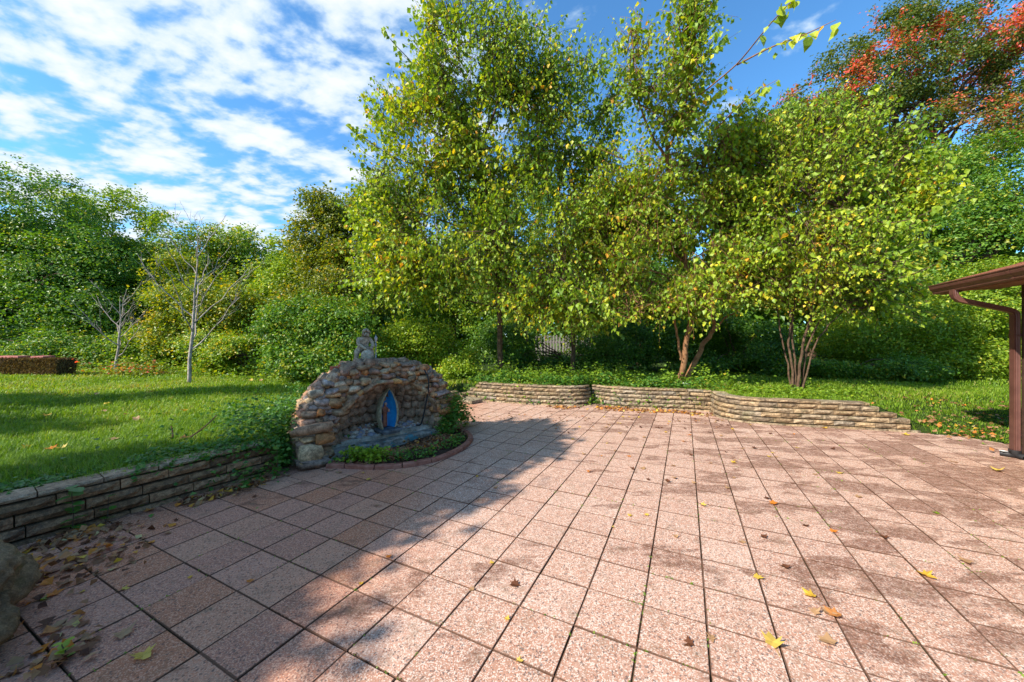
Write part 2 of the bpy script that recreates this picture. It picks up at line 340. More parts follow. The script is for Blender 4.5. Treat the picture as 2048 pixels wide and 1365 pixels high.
def build_ground():
    def axis(lo, hi, step, far):
        a = np.arange(lo, hi, step); g_ = step * np.cumsum(1.25 ** np.arange(1, 40)); g_ = g_[g_ < far]
        return np.concatenate([(lo - g_)[::-1], a, hi + g_])
    xs = axis(-9, 9, 0.07, 500); ys = axis(0.5, 11, 0.07, 500)
    X, Y = np.meshgrid(xs, ys); Z = height(X, Y); n, m_ = X.shape
    v = np.stack([X, Y, Z], -1).reshape(-1, 3); i = np.arange(n - 1)[:, None] * m_ + np.arange(m_ - 1)[None]
    f = np.stack([i, i + 1, i + m_ + 1, i + m_], -1).reshape(-1, 4)
    me = np_mesh('ground', v, f, GROUND_M, True)
    o = link('ground', me); tag(o, kind='structure')
build_ground()

# ------------------------------------------------------------------ patio of square pavers
def build_patio():
    bm = bmesh.new()
    vs = [bm.verts.new((x, y, -0.010)) for x, y in POLY]; bm.faces.new(vs)
    bmesh.ops.triangulate(bm, faces=bm.faces)
    patio = link('patio', bm_mesh('patio_bed', bm, JOINT_M)); tag(patio, kind='structure')
    def paver_bm(bm, seed, M=Matrix.Identity(4)):
        rr = random.Random(seed); h = GS / 2 - 0.0023; c = 0.003
        prof = [(h, -0.04), (h, -c), (h - c * 0.9, 0.0)]
        rings = []
        for s, z in prof:
            rings.append([bm.verts.new(M @ Vector((sx * s + rr.uniform(-.0012, .0012), sy * s + rr.uniform(-.0012, .0012), z))) for sx, sy in ((-1, -1), (1, -1), (1, 1), (-1, 1))])
        for a, b in zip(rings, rings[1:]):
            for k in range(4): bm.faces.new((a[k], a[(k + 1) % 4], b[(k + 1) % 4], b[k]))
        bm.faces.new(rings[-1])
    variants = []
    for s in range(6):
        b = bmesh.new(); paver_bm(b, s); variants.append(bm_mesh('paver', b, PAVER_M))
    cells = []
    for i in range(-14, 34):
        for j in range(-16, 36):
            cx, cy = grid_pt(i + .5, j + .5)
            if cy < -0.6: continue
            if signed_out(cx, cy) > 0.16: continue
            # hidden under the shrine
            if math.hypot(cx + 1.95, cy - 5.15) < 0.75: continue
            px = 1024 + F * cx / cy if cy > 0.5 else 99999
            vis = 1.2 < cy and -120 < px < 2170
            cells.append((0 if vis else 1, cy, i, j, cx, cy))
    cells.sort()
    far = bmesh.new()
    for n, (_, _, i, j, cx, cy) in enumerate(cells):
        rr = random.Random(i * 977 + j); dz = rr.uniform(-0.0022, 0.0022) - 0.001; rot = (rr.gauss(0, .0022), rr.gauss(0, .0022), YAW + rr.gauss(0, .004))
        loc = (cx + rr.gauss(0, .0012), cy + rr.gauss(0, .0012), dz)
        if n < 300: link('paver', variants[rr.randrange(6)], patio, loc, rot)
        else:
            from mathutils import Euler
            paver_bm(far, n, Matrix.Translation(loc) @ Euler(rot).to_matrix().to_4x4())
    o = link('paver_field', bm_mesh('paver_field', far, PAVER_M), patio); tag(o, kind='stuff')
    # moss and grit caught in the joints
    tv = []; tf = []; tt = []; k = 0
    for _ in range(5200):
        i = rng.integers(-6, 22); j = rng.integers(-8, 20); t = rng.random()
        gx, gy = (i, j + t) if rng.random() < .5 else (i + t, j)
        x, y = grid_pt(gx, gy)
        if y < 1.2 or y > 5.5 or abs(x) > y * 1.5 or signed_out(x, y) > -0.1: continue
        if mnoise.noise(Vector((x * 1.4, y * 1.4, 3))) < 0.08: continue
        for q in range(4):
            a = rng.random() * 6.28; l = rng.uniform(.004, .012); p = np.array([x, y, -.006]) + np.array([rng.normal(0, .004), rng.normal(0, .004), 0])
            tv += [p, p + [math.cos(a) * l, math.sin(a) * l, l * .9], p + [math.cos(a + .9) * l, math.sin(a + .9) * l, l * .5]]
            tf.append((k, k + 1, k + 2)); k += 3; u = rng.random() * .7; tt += [u, u, u]
    o = link('joint_moss', np_mesh('joint_moss', tv, tf, FM['mid'], False, {'tint': tt}), patio); tag(o, kind='stuff')
    return patio
patio = build_patio()

# ------------------------------------------------------------------ walls of split-faced block
def split_block(name, L, D, H, mat, seed, amp=0.012, cap=False):
    """one rock-faced block: front (-Y) rough and bulging, 40-odd triangles"""
    rr = random.Random(seed); bm = bmesh.new(); nx, nz = 4, 2
    g_ = []
    for a in range(nx + 1):
        col = []
        for b in range(nz + 1):
            x = -L / 2 + L * a / nx; z = H * b / nz
            edge = a in (0, nx) or b in (0, nz)
            y = -D / 2 + (0.008 if edge else -amp * rr.uniform(.2, 1.3)) + rr.uniform(-.003, .003)
            if edge: z += (0.004 if b == 0 else -0.004 if b == nz else 0); 
            col.append(bm.verts.new((x + (0.003 if a == 0 else -0.003 if a == nx else rr.uniform(-.008, .008)), y, z)))
        g_.append(col)
    for a in range(nx):
        for b in range(nz): bm.faces.new((g_[a][b], g_[a + 1][b], g_[a + 1][b + 1], g_[a][b + 1]))
    back = [bm.verts.new((sx * (L / 2 - .004), D / 2, z)) for sx, z in ((-1, 0.002), (1, 0.002), (1, H - .002), (-1, H - .002))]
    bm.faces.new([g_[a][nz] for a in range(nx + 1)] + [back[2], back[3]])
    bm.faces.new([g_[a][0] for a in range(nx, -1, -1)] + [back[0], back[1]])
    bm.faces.new([g_[0][b] for b in range(nz + 1)] + [back[3], back[0]])
    bm.faces.new([g_[nx][b] for b in range(nz, -1, -1)] + [back[1], back[2]])
    bm.faces.new(back)
    return bm_mesh(name, bm, mat)
def arc(poly):
    p = np.array(poly, float); d = np.hypot(*np.diff(p, axis=0).T); s = np.concatenate([[0], np.cumsum(d)])
    def at(t):
        t = min(max(t, 0), s[-1]); return np.array([np.interp(t, s, p[:, 0]), np.interp(t, s, p[:, 1])])
    return at, s[-1]
def build_wall(name, label, poly, course_h, n, z0, mat, capmat, capH, blen, starts, ends, sub, seed, D=0.2):
    root = empty(name, (poly[0][0], poly[0][1], 0)); tag(root, label, 'wall')
    O = Vector(root.location); at, Ltot = arc(poly)
    meshes = [split_block('block', 1.0, D, course_h - .009, mat, seed + k, .014) for k in range(8)]
    caps = [split_block('cap_block', 1.0, D + .03, capH, capmat, seed + 50 + k, 0.006) for k in range(3)]
    rr = random.Random(seed)
    for c in range(n + 1):
        cap = c == n; z = z0 + c * course_h; s = starts[c] - rr.uniform(0.0, .1) - (blen / 2 if c % 2 else 0)
        while s < Ltot - ends[c]:
            l = blen * (1.05 if cap else rr.uniform(.93, 1.07)); a = max(s, starts[c]); b = min(s + l, Ltot - ends[c]); s += l
            if b - a < 0.06: continue
            pa, pb = at(a), at(b); mid = (pa + pb) / 2; d = pb - pa; ln = math.hypot(*d); ang = math.atan2(d[1], d[0])
            nx_, ny_ = -d[1] / ln, d[0] / ln            # pointing behind the wall
            off = D / 2 + c * 0.010 + rr.uniform(-.004, .004) + (0.012 if cap else 0)
            sign = 1
            me = rr.choice(caps if cap else meshes)
            o = link('cap_block' if cap else 'block', me, root, (mid[0] + nx_ * off * sign - O.x, mid[1] + ny_ * off * sign - O.y, z + rr.uniform(-.002, .002)), (rr.gauss(0, .006), rr.gauss(0, .006), ang + rr.gauss(0, .008)), ((ln - .006), 1, 1))
    return root
# left wall: travelled so that "behind" is the lawn side
build_wall('retaining_wall', 'low dark retaining wall of split blocks in front of the left lawn', WALL_L, 0.088, 4, -0.05, BLOCKD_M, CAPD_M, 0.045, 0.31, [0] * 5, [0.02] * 4 + [0.06], 0, 11, .16)
build_wall('retaining_wall', 'tan curved retaining wall at the back, the section right behind the stone grotto', WALL_1, 0.086, 5, -0.04, BLOCK_M, BLOCK_M, 0.048, 0.27, [0.1, 0.0, 0.1, 0.18, 0.34, 0.42], [0] * 6, 0, 21)
build_wall('retaining_wall', 'middle section of the tan back wall under the orange trunks', WALL_2, 0.086, 5, -0.05, BLOCK_M, BLOCK_M, 0.048, 0.27, [0] * 6, [0] * 6, 0, 31)
build_wall('retaining_wall', 'tan retaining wall section with stepped right end, nearest the downspout', WALL_3, 0.086, 5, -0.045, BLOCK_M, BLOCK_M, 0.048, 0.29, [0] * 6, [-0.0, .12, .12, .28, .50, .62], 0, 41)

# ------------------------------------------------------------------ field-stone shrine
SC = Vector((-1.70, 4.90, 0)); SU = Vector((0.676, 0.737, 0)); SN = Vector((0.737, -0.676, 0))   # along the front, out of the front
def S(u, v, z): return SC + SU * u + SN * v + Vector((0, 0, z))
RO, HO, EX, EXI = 1.09, 1.14, 2.8, 2.1
def dome(R_, H_, th, ph, EX=2.8, depth=1.0):
    """th 0..pi round the back, ph 0 (foot) .. pi/2 (top)"""
    c, s = math.cos(ph), math.sin(ph); r = R_ * abs(c) ** (2 / EX); z = H_ * abs(s) ** (2 / EX)
    return r * math.cos(th), -r * math.sin(th) * depth, z
def cube_stone(seed, mat, nm='stone'):
    rr = random.Random(seed); bm = bmesh.new(); bmesh.ops.create_cube(bm, size=1.0)
    bmesh.ops.subdivide_edges(bm, edges=bm.edges[:], cuts=1, use_grid_fill=True)
    o = Vector((rr.random() * 9, rr.random() * 9, seed * 1.7)); p = rr.uniform(.15, .62)
    for v in bm.verts:
        n = v.co.normalized(); v.co = v.co.lerp(n * 0.58, p); v.co *= 1 + 0.38 * mnoise.noise(v.co * 2.6 + o)
    return bm_mesh(nm, bm, mat, True)
def build_shrine():
    root = empty('stone_grotto', SC); tag(root, 'domed grotto of mortared round field stones with an open arched niche', 'shrine')
    O = root.location
    # core of mortar: outer dome, front ring, inner dome
    bm = bmesh.new(); NT, NP = 28, 12
    RI, HI = 0.77, 0.88
    def surf(R_, H_, zoff=0, fr=0.0, ex=2.8, dp=1.0):
        g_ = []
        for a in range(NT + 1):
            th = math.pi * a / NT; col = []
            for b in range(NP + 1):
                u, v, z = dome(R_, H_, th, math.pi / 2 * b / NP, ex, dp); col.append(bm.verts.new(S(u, v + fr, z + zoff) - O))
            g_.append(col)
        for a in range(NT):
            for b in range(NP): bm.faces.new((g_[a][b], g_[a + 1][b], g_[a + 1][b + 1], g_[a][b + 1]))
        return g_
    go = surf(RO - .05, HO - .05); gi = surf(RI + .04, HI + .04, ex=EXI, dp=.50)
    for a, in ((0,), (NT,)):
        for b in range(NP): bm.faces.new((go[a][b], go[a][b + 1], gi[a][b + 1], gi[a][b]))
    bmesh.ops.remove_doubles(bm, verts=bm.verts[:], dist=0.0004)
    link('mortar_core', bm_mesh('mortar_core', bm, MORTAR_M, True), root)
    var = [cube_stone(k, FIELD_M) for k in range(14)]; inn = [cube_stone(30 + k, INNER_M) for k in range(8)]
    rr = random.Random(5); items = []
    def place(pos, nvec, size, meshes, prio, flat=0.62, up=Vector((0, 0, 1))):
        # x along the course, y outward, z up the surface
        n = nvec.normalized(); x = up.cross(n)
        if x.length < .2: x = SU.cross(n)
        x.normalize(); z = n.cross(x); roll = rr.gauss(0, .2)
        M = Matrix((x, n, z)).transposed().to_4x4() @ Matrix.Rotation(roll, 4, 'Y')
        items.append((prio, pos - O, M.to_euler(), size, rr.choice(meshes)))
    # front ring courses (the two piers and the arch)
    z = 0.05
    while z < HO - .02:
        hh = rr.uniform(.045, .10) if z < .75 else rr.uniform(.04, .075)
        zc = z + hh / 2; ro = RO * max(0, 1 - (zc / HO) ** EX) ** (1 / EX); ri = (RI) * max(0, 1 - (zc / HI) ** EXI) ** (1 / EXI) if zc < HI else 0
        for sgn in (-1, 1):
            u = ri + .0
            while u < ro - .03:
                w = rr.uniform(.07, .16) if rr.random() < .82 else rr.uniform(.17, .26)
                if zc > .8: w = rr.uniform(.07, .17)
                w = min(w, max(ro - u + .04, .06))
                place(S(sgn * (u + w / 2), rr.uniform(-.045, .03), zc + rr.uniform(-.015, .015)), SN + Vector((0, 0, .15)), (w * 1.16, rr.uniform(.12, .2), hh * rr.uniform(1.0, 1.25)), var, 0)
                u += w
        z += hh
    # thin slabs forming the arch rim, following the curve
    for k in range(26):
        ph = math.pi * (k + .5) / 26; c, s_ = math.cos(ph), math.sin(ph)
        u = (RI + .03) * math.copysign(abs(c) ** (2 / EXI), c); zz = (HI + .03) * abs(s_) ** (2 / EXI)
        if zz < .45: continue
        tang = Vector((0, 0, 0)); ph2 = ph + .02; c2, s2 = math.cos(ph2), math.sin(ph2)
        du = (RI + .03) * math.copysign(abs(c2) ** (2 / EXI), c2) - u; dz = (HI + .03) * abs(s2) ** (2 / EXI) - zz
        a = math.atan2(dz, du)
        x = (SU * math.cos(a) + Vector((0, 0, math.sin(a)))).normalized(); n = SN.copy(); zv = x.cross(n)
        M = Matrix((x, n, zv)).transposed().to_4x4() @ Matrix.Rotation(rr.gauss(0, .07), 4, 'Y') @ Matrix.Rotation(rr.gauss(0, .2), 4, 'Z')
        items.append((0, S(u, rr.uniform(-.02, .06), zz + rr.uniform(-.015, .015)) - O, M.to_euler(), (rr.uniform(.11, .19), rr.uniform(.14, .26), rr.uniform(.035, .07)), rr.choice(inn + var)))
    # outer dome
    nph = 17
    for b in range(nph):
        ph = math.pi / 2 * (b + .5) / nph
        u0, v0, z0 = dome(RO, HO, 0, ph); rad = abs(u0); _, _, z1 = dome(RO, HO, 0, math.pi / 2 * b / nph); _, _, z2 = dome(RO, HO, 0, math.pi / 2 * (b + 1) / nph)
        r1 = dome(RO, HO, 0, math.pi / 2 * b / nph)[0]; r2 = dome(RO, HO, 0, math.pi / 2 * (b + 1) / nph)[0]
        hgt = math.hypot(z2 - z1, r2 - r1); th = rr.uniform(0, .1)
        while th < math.pi:
            w = rr.uniform(.07, .16); dth = w / max(rad, .08); tm = th + dth / 2; th += dth
            if tm > math.pi: break
            u, v, z_ = dome(RO, HO, tm, ph); e = EX - 1
            n = SU * (math.copysign((abs(u) / RO) ** e, u)) + SN * (-(abs(v) / RO) ** e) + Vector((0, 0, (z_ / HO) ** e))
            vis = 0 if (z_ > .8 or (u < -.6 and z_ > .2)) else 1
            place(S(u, v, z_) + n.normalized() * rr.uniform(-.02, .03), n, (w * 1.1, rr.uniform(.09, .17), max(hgt, .06) * rr.uniform(.9, 1.2)), var, vis)
    # inner dome
    for b in range(9):
        ph = math.pi / 2 * (b + .5) / 9; z1 = dome(RI, HI, 0, math.pi / 2 * b / 9, EXI); z2 = dome(RI, HI, 0, math.pi / 2 * (b + 1) / 9, EXI)
        hgt = math.hypot(z2[2] - z1[2], z2[0] - z1[0]); rad = dome(RI, HI, 0, ph, EXI)[0]; th = rr.uniform(0, .1)
        while th < math.pi:
            w = rr.uniform(.10, .20); dth = w / max(rad, .08); tm = th + dth / 2; th += dth
            if tm > math.pi: break
            u, v, z_ = dome(RI, HI, tm, ph, EXI, .46); e = EXI - 1
            n = SU * (math.copysign((abs(u) / RI) ** e, u)) + SN * (-(abs(v) / RI) ** e) + Vector((0, 0, (z_ / HI) ** e))
            if z_ < .12: continue
            place(S(u, v, z_), -n, (w * 1.05, .12, max(hgt, .06) * 1.05), inn, .5 if u > .35 or z_ < .3 else .2)
    items.sort(key=lambda t: t[0]); rest = bmesh.new()
    for k, (pr, p, e, s, me) in enumerate(items):
        if k < 300: link('stone', me, root, p, e, s)
        else:
            n0 = len(rest.verts); rest.from_mesh(me); rest.verts.ensure_lookup_table(); M = Matrix.LocRotScale(p, e, Vector(s))
            for v in rest.verts[n0:]: v.co = M @ v.co
    if len(rest.verts):
        o = link('rear_stones', bm_mesh('rear_stones', rest, FIELD_M, True), root); tag(o, kind='stuff')
    print('shrine stones', len(items))
    # a few distinctive stones
    big = [(-.98, .10, .44, .42, .16, .11), (-1.02, .10, .17, .24, .2, .2), (-.98, .1, .06, .34, .22, .09), (-.86, .10, .30, .2, .14, .12), (-.62, -.05, .99, .17, .14, .14), (-.93, .02, .83, .16, .14, .1), (-.2, -.3, 1.13, .2, .2, .1), (.9, .03, .38, .2, .16, .1)]
    for k, (u, v, z, a, b, c) in enumerate(big):
        o = link('stone', var[k], root, S(u, v, z) - O, (0, rr.gauss(0, .06), math.atan2(SU.y, SU.x) + rr.gauss(0, .1)), (a, b, c))
    # concrete plinth in two weathered steps
    conc = simple_mat('weathered_concrete', (0.17, 0.145, 0.11), (0.48, 0.43, 0.35), 7, .9, .2, 1.0, .02)
    m, nt, out = new_mat('painted_concrete'); g = G(nt); pos = g.pos()
    c = g.mix(g.maprange(g.noise(pos, 6, 6, .7), .4, .62), (0.12, 0.105, 0.085), (0.38, 0.345, 0.285))
    c = g.mix(g.maprange(g.noise(pos, 5.5, 5, .65), .55, .6, 0, .85), c, (0.05, 0.22, 0.26))
    nt.links.new(g.bsdf(c, .85, .25, g.bump(g.noise(pos, 40, 6, .7), .8, .02)), out.inputs[0])
    def slab(nm, u0, u1, v0, v1, z0, z1, mat, seed):
        bm = bmesh.new(); nx = 26; rows = []
        prof = [(v1, z0), (v1, z1 - .02), (v1 - .025, z1), ((v0 + v1) / 2, z1 + .004), (v0, z1), (v0, z0)]
        for a in range(nx + 1):
            u = u0 + (u1 - u0) * a / nx
            rows.append([bm.verts.new(S(u, v + .014 * mnoise.noise(Vector((u * 6, k * 1.3, seed))) + .012 * mnoise.noise(Vector((u * 19, k * 2.3, seed))), z + (.012 * mnoise.noise(Vector((u * 7, k * 3.1, seed + 4))) if z > z0 else 0)) - O) for k, (v, z) in enumerate(prof)])
        for a in range(nx):
            for b in range(len(prof) - 1): bm.faces.new((rows[a][b], rows[a + 1][b], rows[a + 1][b + 1], rows[a][b + 1]))
        bm.faces.new(rows[0]); bm.faces.new(rows[-1])
        return link(nm, bm_mesh(nm, bm, mat), root)
    slab('plinth', -.80, .80, -.35, .10, -.03, .115, bpy.data.materials['painted_concrete'], 1)
    slab('upper_step', -.79, .79, -.40, -.04, .10, .175, conc, 2)
    # niche floor, sloping up to the back, and pebbles on it
    bm = bmesh.new(); g_ = []
    for a in range(17):
        th = math.pi * a / 16; g_.append([bm.verts.new(S(.79 * math.cos(th) * r, -.10 - .38 * math.sin(th) * r, .15 + .13 * r * math.sin(th)) - O) for r in (0.02, .33, .66, 1)])
    for a in range(16):
        for b in range(3): bm.faces.new((g_[a][b], g_[a + 1][b], g_[a + 1][b + 1], g_[a][b + 1]))
    link('niche_floor', bm_mesh('niche_floor', bm, MORTAR_M, True), root)
    # pebbles
    def peb_mat(nm, c): return simple_mat(nm, c, tuple(x * 1.35 for x in c), 20, .7, .4, .3, .003)
    pm = [peb_mat('pebble_rust', (.27, .15, .10)), peb_mat('pebble_cream', (.40, .34, .27)), peb_mat('pebble_slate', (.20, .20, .23)), peb_mat('pebble_tan', (.30, .23, .16))]
    for q in range(4):
        bm = bmesh.new()
        for k in range(190):
            th = rr.uniform(0, math.pi); r = math.sqrt(rr.random()); u = .72 * math.cos(th) * r; v = -.10 - .25 * math.sin(th) * r; z = .15 + .13 * r * math.sin(th)
            if -.13 < u < .20 and v > -.30: continue
            s = rr.uniform(.014, .033) * (1.5 if rr.random() < .08 else 1)
            n0 = len(bm.verts); bmesh.ops.create_icosphere(bm, subdivisions=1, radius=1); bm.verts.ensure_lookup_table()
            M = Matrix.LocRotScale(S(u, v, z + s * .35) - O, Matrix.Rotation(rr.random() * 6, 3, 'Z'), Vector((s * rr.uniform(.8, 1.5), s, s * rr.uniform(.55, .8))))
            for vv in bm.verts[n0:]: vv.co = M @ vv.co
        o = link('pebbles', bm_mesh('pebbles', bm, pm[q], True), root); tag(o, kind='stuff')
    return root
shrine = build_shrine()

# things standing on and in the shrine -------------------------------------------------
def skin_mesh(name, joints, edges, mat, sub=2):
    me = bpy.data.meshes.new(name); me.from_pydata([j[:3] for j in joints], edges, []); me.update()
    o = bpy.data.objects.new(name, me); C.objects.link(o)
    sk = o.modifiers.new('skin', 'SKIN'); sk.use_smooth_shade = True
    if not me.skin_vertices: me.attributes
    bpy.context.view_layer.objects.active = o
    for k, j in enumerate(joints):
        r = j[3]; me.skin_vertices[0].data[k].radius = (r, r) if not isinstance(r, tuple) else r
    me.skin_vertices[0].data[0].use_root = True
    ss = o.modifiers.new('sub', 'SUBSURF'); ss.levels = sub; ss.render_levels = sub
    dg = bpy.context.evaluated_depsgraph_get(); ev = o.evaluated_get(dg); m2 = bpy.data.meshes.new_from_object(ev)
    bpy.data.objects.remove(o); m2.materials.clear(); m2.materials.append(mat); m2.name = name
    m2.polygons.foreach_set('use_smooth', np.ones(len(m2.polygons), bool))
    return m2
CAST = stone_mat('cast_stone', [(0, (0.33, 0.28, 0.215)), (1, (0.33, 0.28, 0.215))], 30, 0.25, .45, .5)
def build_statue():
    p = S(-.20, -.33, HO + .02); root = empty('garden_statue', p, R(38)); tag(root, 'weathered stone statue of a crouching curly haired child with a round jar atop the grotto', 'statue')
    J = [(0, 0, .175, .062), (0, -.01, .235, .060), (0.01, -.03, .295, .058), (.015, -.05, .335, .030), (.02, -.062, .375, .046), (.022, -.07, .41, .045),   # pelvis..head 0-5
         (-.055, -.02, .165, .045), (-.10, -.075, .15, .042), (-.105, -.06, .075, .033), (-.105, -.06, .02, .022), (-.105, -.10, .008, .022),      # left leg 6-10
         (.055, -.02, .165, .045), (.10, -.06, .15, .040), (.11, -.04, .075, .032), (.11, -.03, .02, .022), (.11, -.07, .008, .022),               # right leg 11-15
         (-.07, -.03, .31, .034), (-.085, -.075, .245, .028), (-.035, -.14, .195, .022), (0.0, -.165, .18, .02),                                  # left arm 16-19
         (.085, -.03, .31, .034), (.11, -.08, .245, .027), (.07, -.145, .185, .022), (.045, -.165, .17, .02)]                                     # right arm 20-23
    E_ = [(0, 1), (1, 2), (2, 3), (3, 4), (4, 5), (0, 6), (6, 7), (7, 8), (8, 9), (9, 10), (0, 11), (11, 12), (12, 13), (13, 14), (14, 15), (2, 16), (16, 17), (17, 18), (18, 19), (2, 20), (20, 21), (21, 22), (22, 23)]
    link('body', skin_mesh('body', J, E_, CAST), root)
    bm = bmesh.new(); rr = random.Random(3)        # curls
    for k in range(46):
        a = rr.uniform(0, 6.28); e = rr.uniform(-.15, 1.5); n = Vector((math.cos(a) * math.cos(e), math.sin(a) * math.cos(e), math.sin(e)))
        if n.y < -.55 and n.z < .5: continue
        c = Vector((.021, -.064, .40)) + n * .048; n0 = len(bm.verts); bmesh.ops.create_icosphere(bm, subdivisions=1, radius=rr.uniform(.013, .02)); bm.verts.ensure_lookup_table()
        for v in bm.verts[n0:]: v.co += c
    link('hair', bm_mesh('hair', bm, CAST, True), root)
    bm = bmesh.new()                               # face: nose, brows, mouth
    for (x, y, z, sx, sy, sz) in ((.023, -.118, .393, .007, .010, .010), (.006, -.111, .402, .008, .004, .004), (.040, -.111, .402, .008, .004, .004), (.023, -.113, .376, .010, .005, .003), (.023, -.108, .36, .012, .010, .008)):
        n0 = len(bm.verts); bmesh.ops.create_icosphere(bm, subdivisions=2, radius=1); bm.verts.ensure_lookup_table()
        for v in bm.verts[n0:]: v.co = Vector((v.co.x * sx + x, v.co.y * sy + y, v.co.z * sz + z))
    link('face', bm_mesh('face', bm, CAST, True), root)
    jar = stone_mat('jar_stone', [(0, (0.42, 0.38, 0.31)), (1, (0.42, 0.38, 0.31))], 14, 0.35, .5, .5)
    bm = bmesh.new(); prof = [(.0, .0), (.045, .0), (.05, .012), (.075, .04), (.088, .085), (.078, .13), (.05, .158), (.036, .165), (.045, .178), (.03, .178), (.02, .15), (0, .15)]
    ring = []
    for r, z in prof: ring.append([bm.verts.new((.02 + r * math.cos(t * math.pi / 8), -.135 + r * math.sin(t * math.pi / 8), z)) for t in range(16)])
    for a, b in zip(ring, ring[1:]):
        for k in range(16): bm.faces.new((a[k], a[(k + 1) % 16], b[(k + 1) % 16], b[k]))
    bmesh.ops.remove_doubles(bm, verts=bm.verts[:], dist=.0001)
    link('jar', bm_mesh('jar', bm, jar, True), root)
    bm = bmesh.new(); add_box(bm, Vector((0, -.06, -.028)), (.30, .26, .055), 0, .012); bmesh.ops.subdivide_edges(bm, edges=bm.edges[:], cuts=2, use_grid_fill=True)
    for v in bm.verts: v.co += mnoise.noise_vector(v.co * 18) * .007
    link('base', bm_mesh('base', bm, CAST, True), root)
build_statue()
def build_lamp():
    p = S(-.02, -.32, HO + .03); root = empty('lamp_post', p); tag(root, 'slim grey miniature lamp post beside the stone child', 'lamp')
    met = simple_mat('grey_lamp_metal', (.28, .28, .31), (.42, .42, .45), 30, .45, .5, .1, .001, .3)
    glass = simple_mat('frosted_glass', (.5, .52, .5), (.62, .63, .6), 20, .2, .6, .05, .001)
    t = Tubes(); t.add([(0, 0, -.02), (0, 0, .01), (0, 0, .02), (0, 0, .2), (0, 0, .205), (0, 0, .235), (0, 0, .24), (0, 0, .265)], [.018, .018, .009, .008, .013, .013, .007, .006], 10); link('pole', t.mesh('pole', met), root)
    t = Tubes(); t.add([(0, 0, .265), (0, 0, .27), (0, 0, .32)], [.008, .014, .024], 6); link('lantern_glass', t.mesh('lantern_glass', glass), root)
    t = Tubes(); t.add([(0, 0, .32), (0, 0, .322), (0, 0, .345), (0, 0, .352), (0, 0, .375)], [.027, .029, .010, .005, .001], 6); link('lantern_cap', t.mesh('lantern_cap', met), root)
build_lamp()
def build_niche_figure():
    """pointed-oval alcove with a robed figure"""
    p = S(.04, -.13, .235); ang = math.atan2(SN.y, SN.x) + math.pi / 2 + R(-2)      # local -Y looks out of the shrine
    root = empty('devotional_alcove', p, ang); tag(root, 'pointed oval alcove with ribbed cream rim and bright blue inside, in the grotto', 'shrine niche')
    cream = simple_mat('cream_plaster', (.26, .21, .12), (.46, .38, .25), 22, .85, .2, 1.0, .006)
    blue = simple_mat('blue_paint', (.008, .16, .42), (.02, .30, .60), 6, .55, .4, .2, .002)
    H_, W_ = .57, .14
    def prof(t):   # t 0..1 round the oval, from foot left up to tip down to foot right; pointed at top
        s = 2 * t - 1; z = H_ * (1 - abs(s) ** 1.5); zz = z / H_
        w = W_ * (math.sin(math.pi * min(1, (zz * .80 + .22))) ** .8) if zz < .999 else 0
        return math.copysign(w, s), z
    n = 44; sh = bmesh.new(); bl = bmesh.new(); ro = []; bi = []
    for k in range(n + 1):
        x, z = prof(k / n); rib = 1 + (.04 if k % 2 else -.03)
        pts = [(x * .80, -.088, z - .022 * (z / H_) + .004), (x * .93 * rib, -.100, z - .010 * (z / H_) + .002), (x * 1.0 * rib, -.090, z), (x * 1.06, -.05, z), (x * 1.0, .02, z), (x * .72, .075, z * .95), (x * .30, .095, z * .85)]
        ro.append([sh.verts.new(q) for q in pts])
        bi.append([bl.verts.new(q) for q in [(x * .80, -.087, z - .022 * (z / H_) + .004), (x * .84, -.04, z * .96), (x * .62, .03, z * .92), (x * .28, .06, z * .84)]])
    for k in range(n):
        for b in range(6): sh.faces.new((ro[k][b], ro[k + 1][b], ro[k + 1][b + 1], ro[k][b + 1]))
        for b in range(3): bl.faces.new((bi[k][b], bi[k + 1][b], bi[k + 1][b + 1], bi[k][b + 1]))
    sh.faces.new([r[-1] for r in ro]); bl.faces.new([r[-1] for r in bi])
    for bmx in (sh, bl): bmesh.ops.remove_doubles(bmx, verts=bmx.verts[:], dist=.0002); bmesh.ops.triangulate(bmx, faces=[f for f in bmx.faces if len(f.verts) > 4])
    link('shell', bm_mesh('shell', sh, cream), root); link('blue_lining', bm_mesh('blue_lining', bl, blue, True), root)
    slate = simple_mat('dark_slate', (.05, .055, .06), (.17, .18, .19), 14, .6, .4, .6, .004)
    bm = bmesh.new(); add_box(bm, Vector((0, -.05, -.02)), (.30, .27, .035), 0, .006); add_box(bm, Vector((0, -.06, -.05)), (.24, .22, .028), 0, .005); link('slate_base', bm_mesh('slate_base', bm, slate), root)
    # the figure is its own thing
    robe = simple_mat('brown_robe_paint', (.15, .05, .03), (.27, .10, .055), 20, .7, .3, .3, .003)
    skin = simple_mat('painted_skin', (.42, .25, .17), (.5, .32, .22), 30, .6, .3, .1, .001)
    q = Matrix.Rotation(ang, 4, 'Z') @ Vector((-.04, -.03, 0.002)); fr = empty('figurine', p + q, ang + R(25)); tag(fr, 'small brown robed figurine with joined hands standing in the blue alcove', 'figurine')
    J = [(0, 0, .20, (.036, .028)), (0, .0, .10, (.040, .030)), (0, 0, .01, (.044, .034)), (0, 0, .265, (.040, .026)), (0, -.004, .30, .016), (0, -.008, .33, .021), (0, -.01, .352, .019),
         (-.042, 0, .275, .016), (-.046, -.03, .225, .014), (-.012, -.058, .235, .011), (.042, 0, .275, .016), (.046, -.03, .225, .014), (.012, -.058, .235, .011)]
    E_ = [(0, 1), (1, 2), (0, 3), (3, 4), (4, 5), (5, 6), (3, 7), (7, 8), (8, 9), (3, 10), (10, 11), (11, 12)]
    link('robed_body', skin_mesh('robed_body', J, E_, robe, 2), fr)
    bm = bmesh.new()
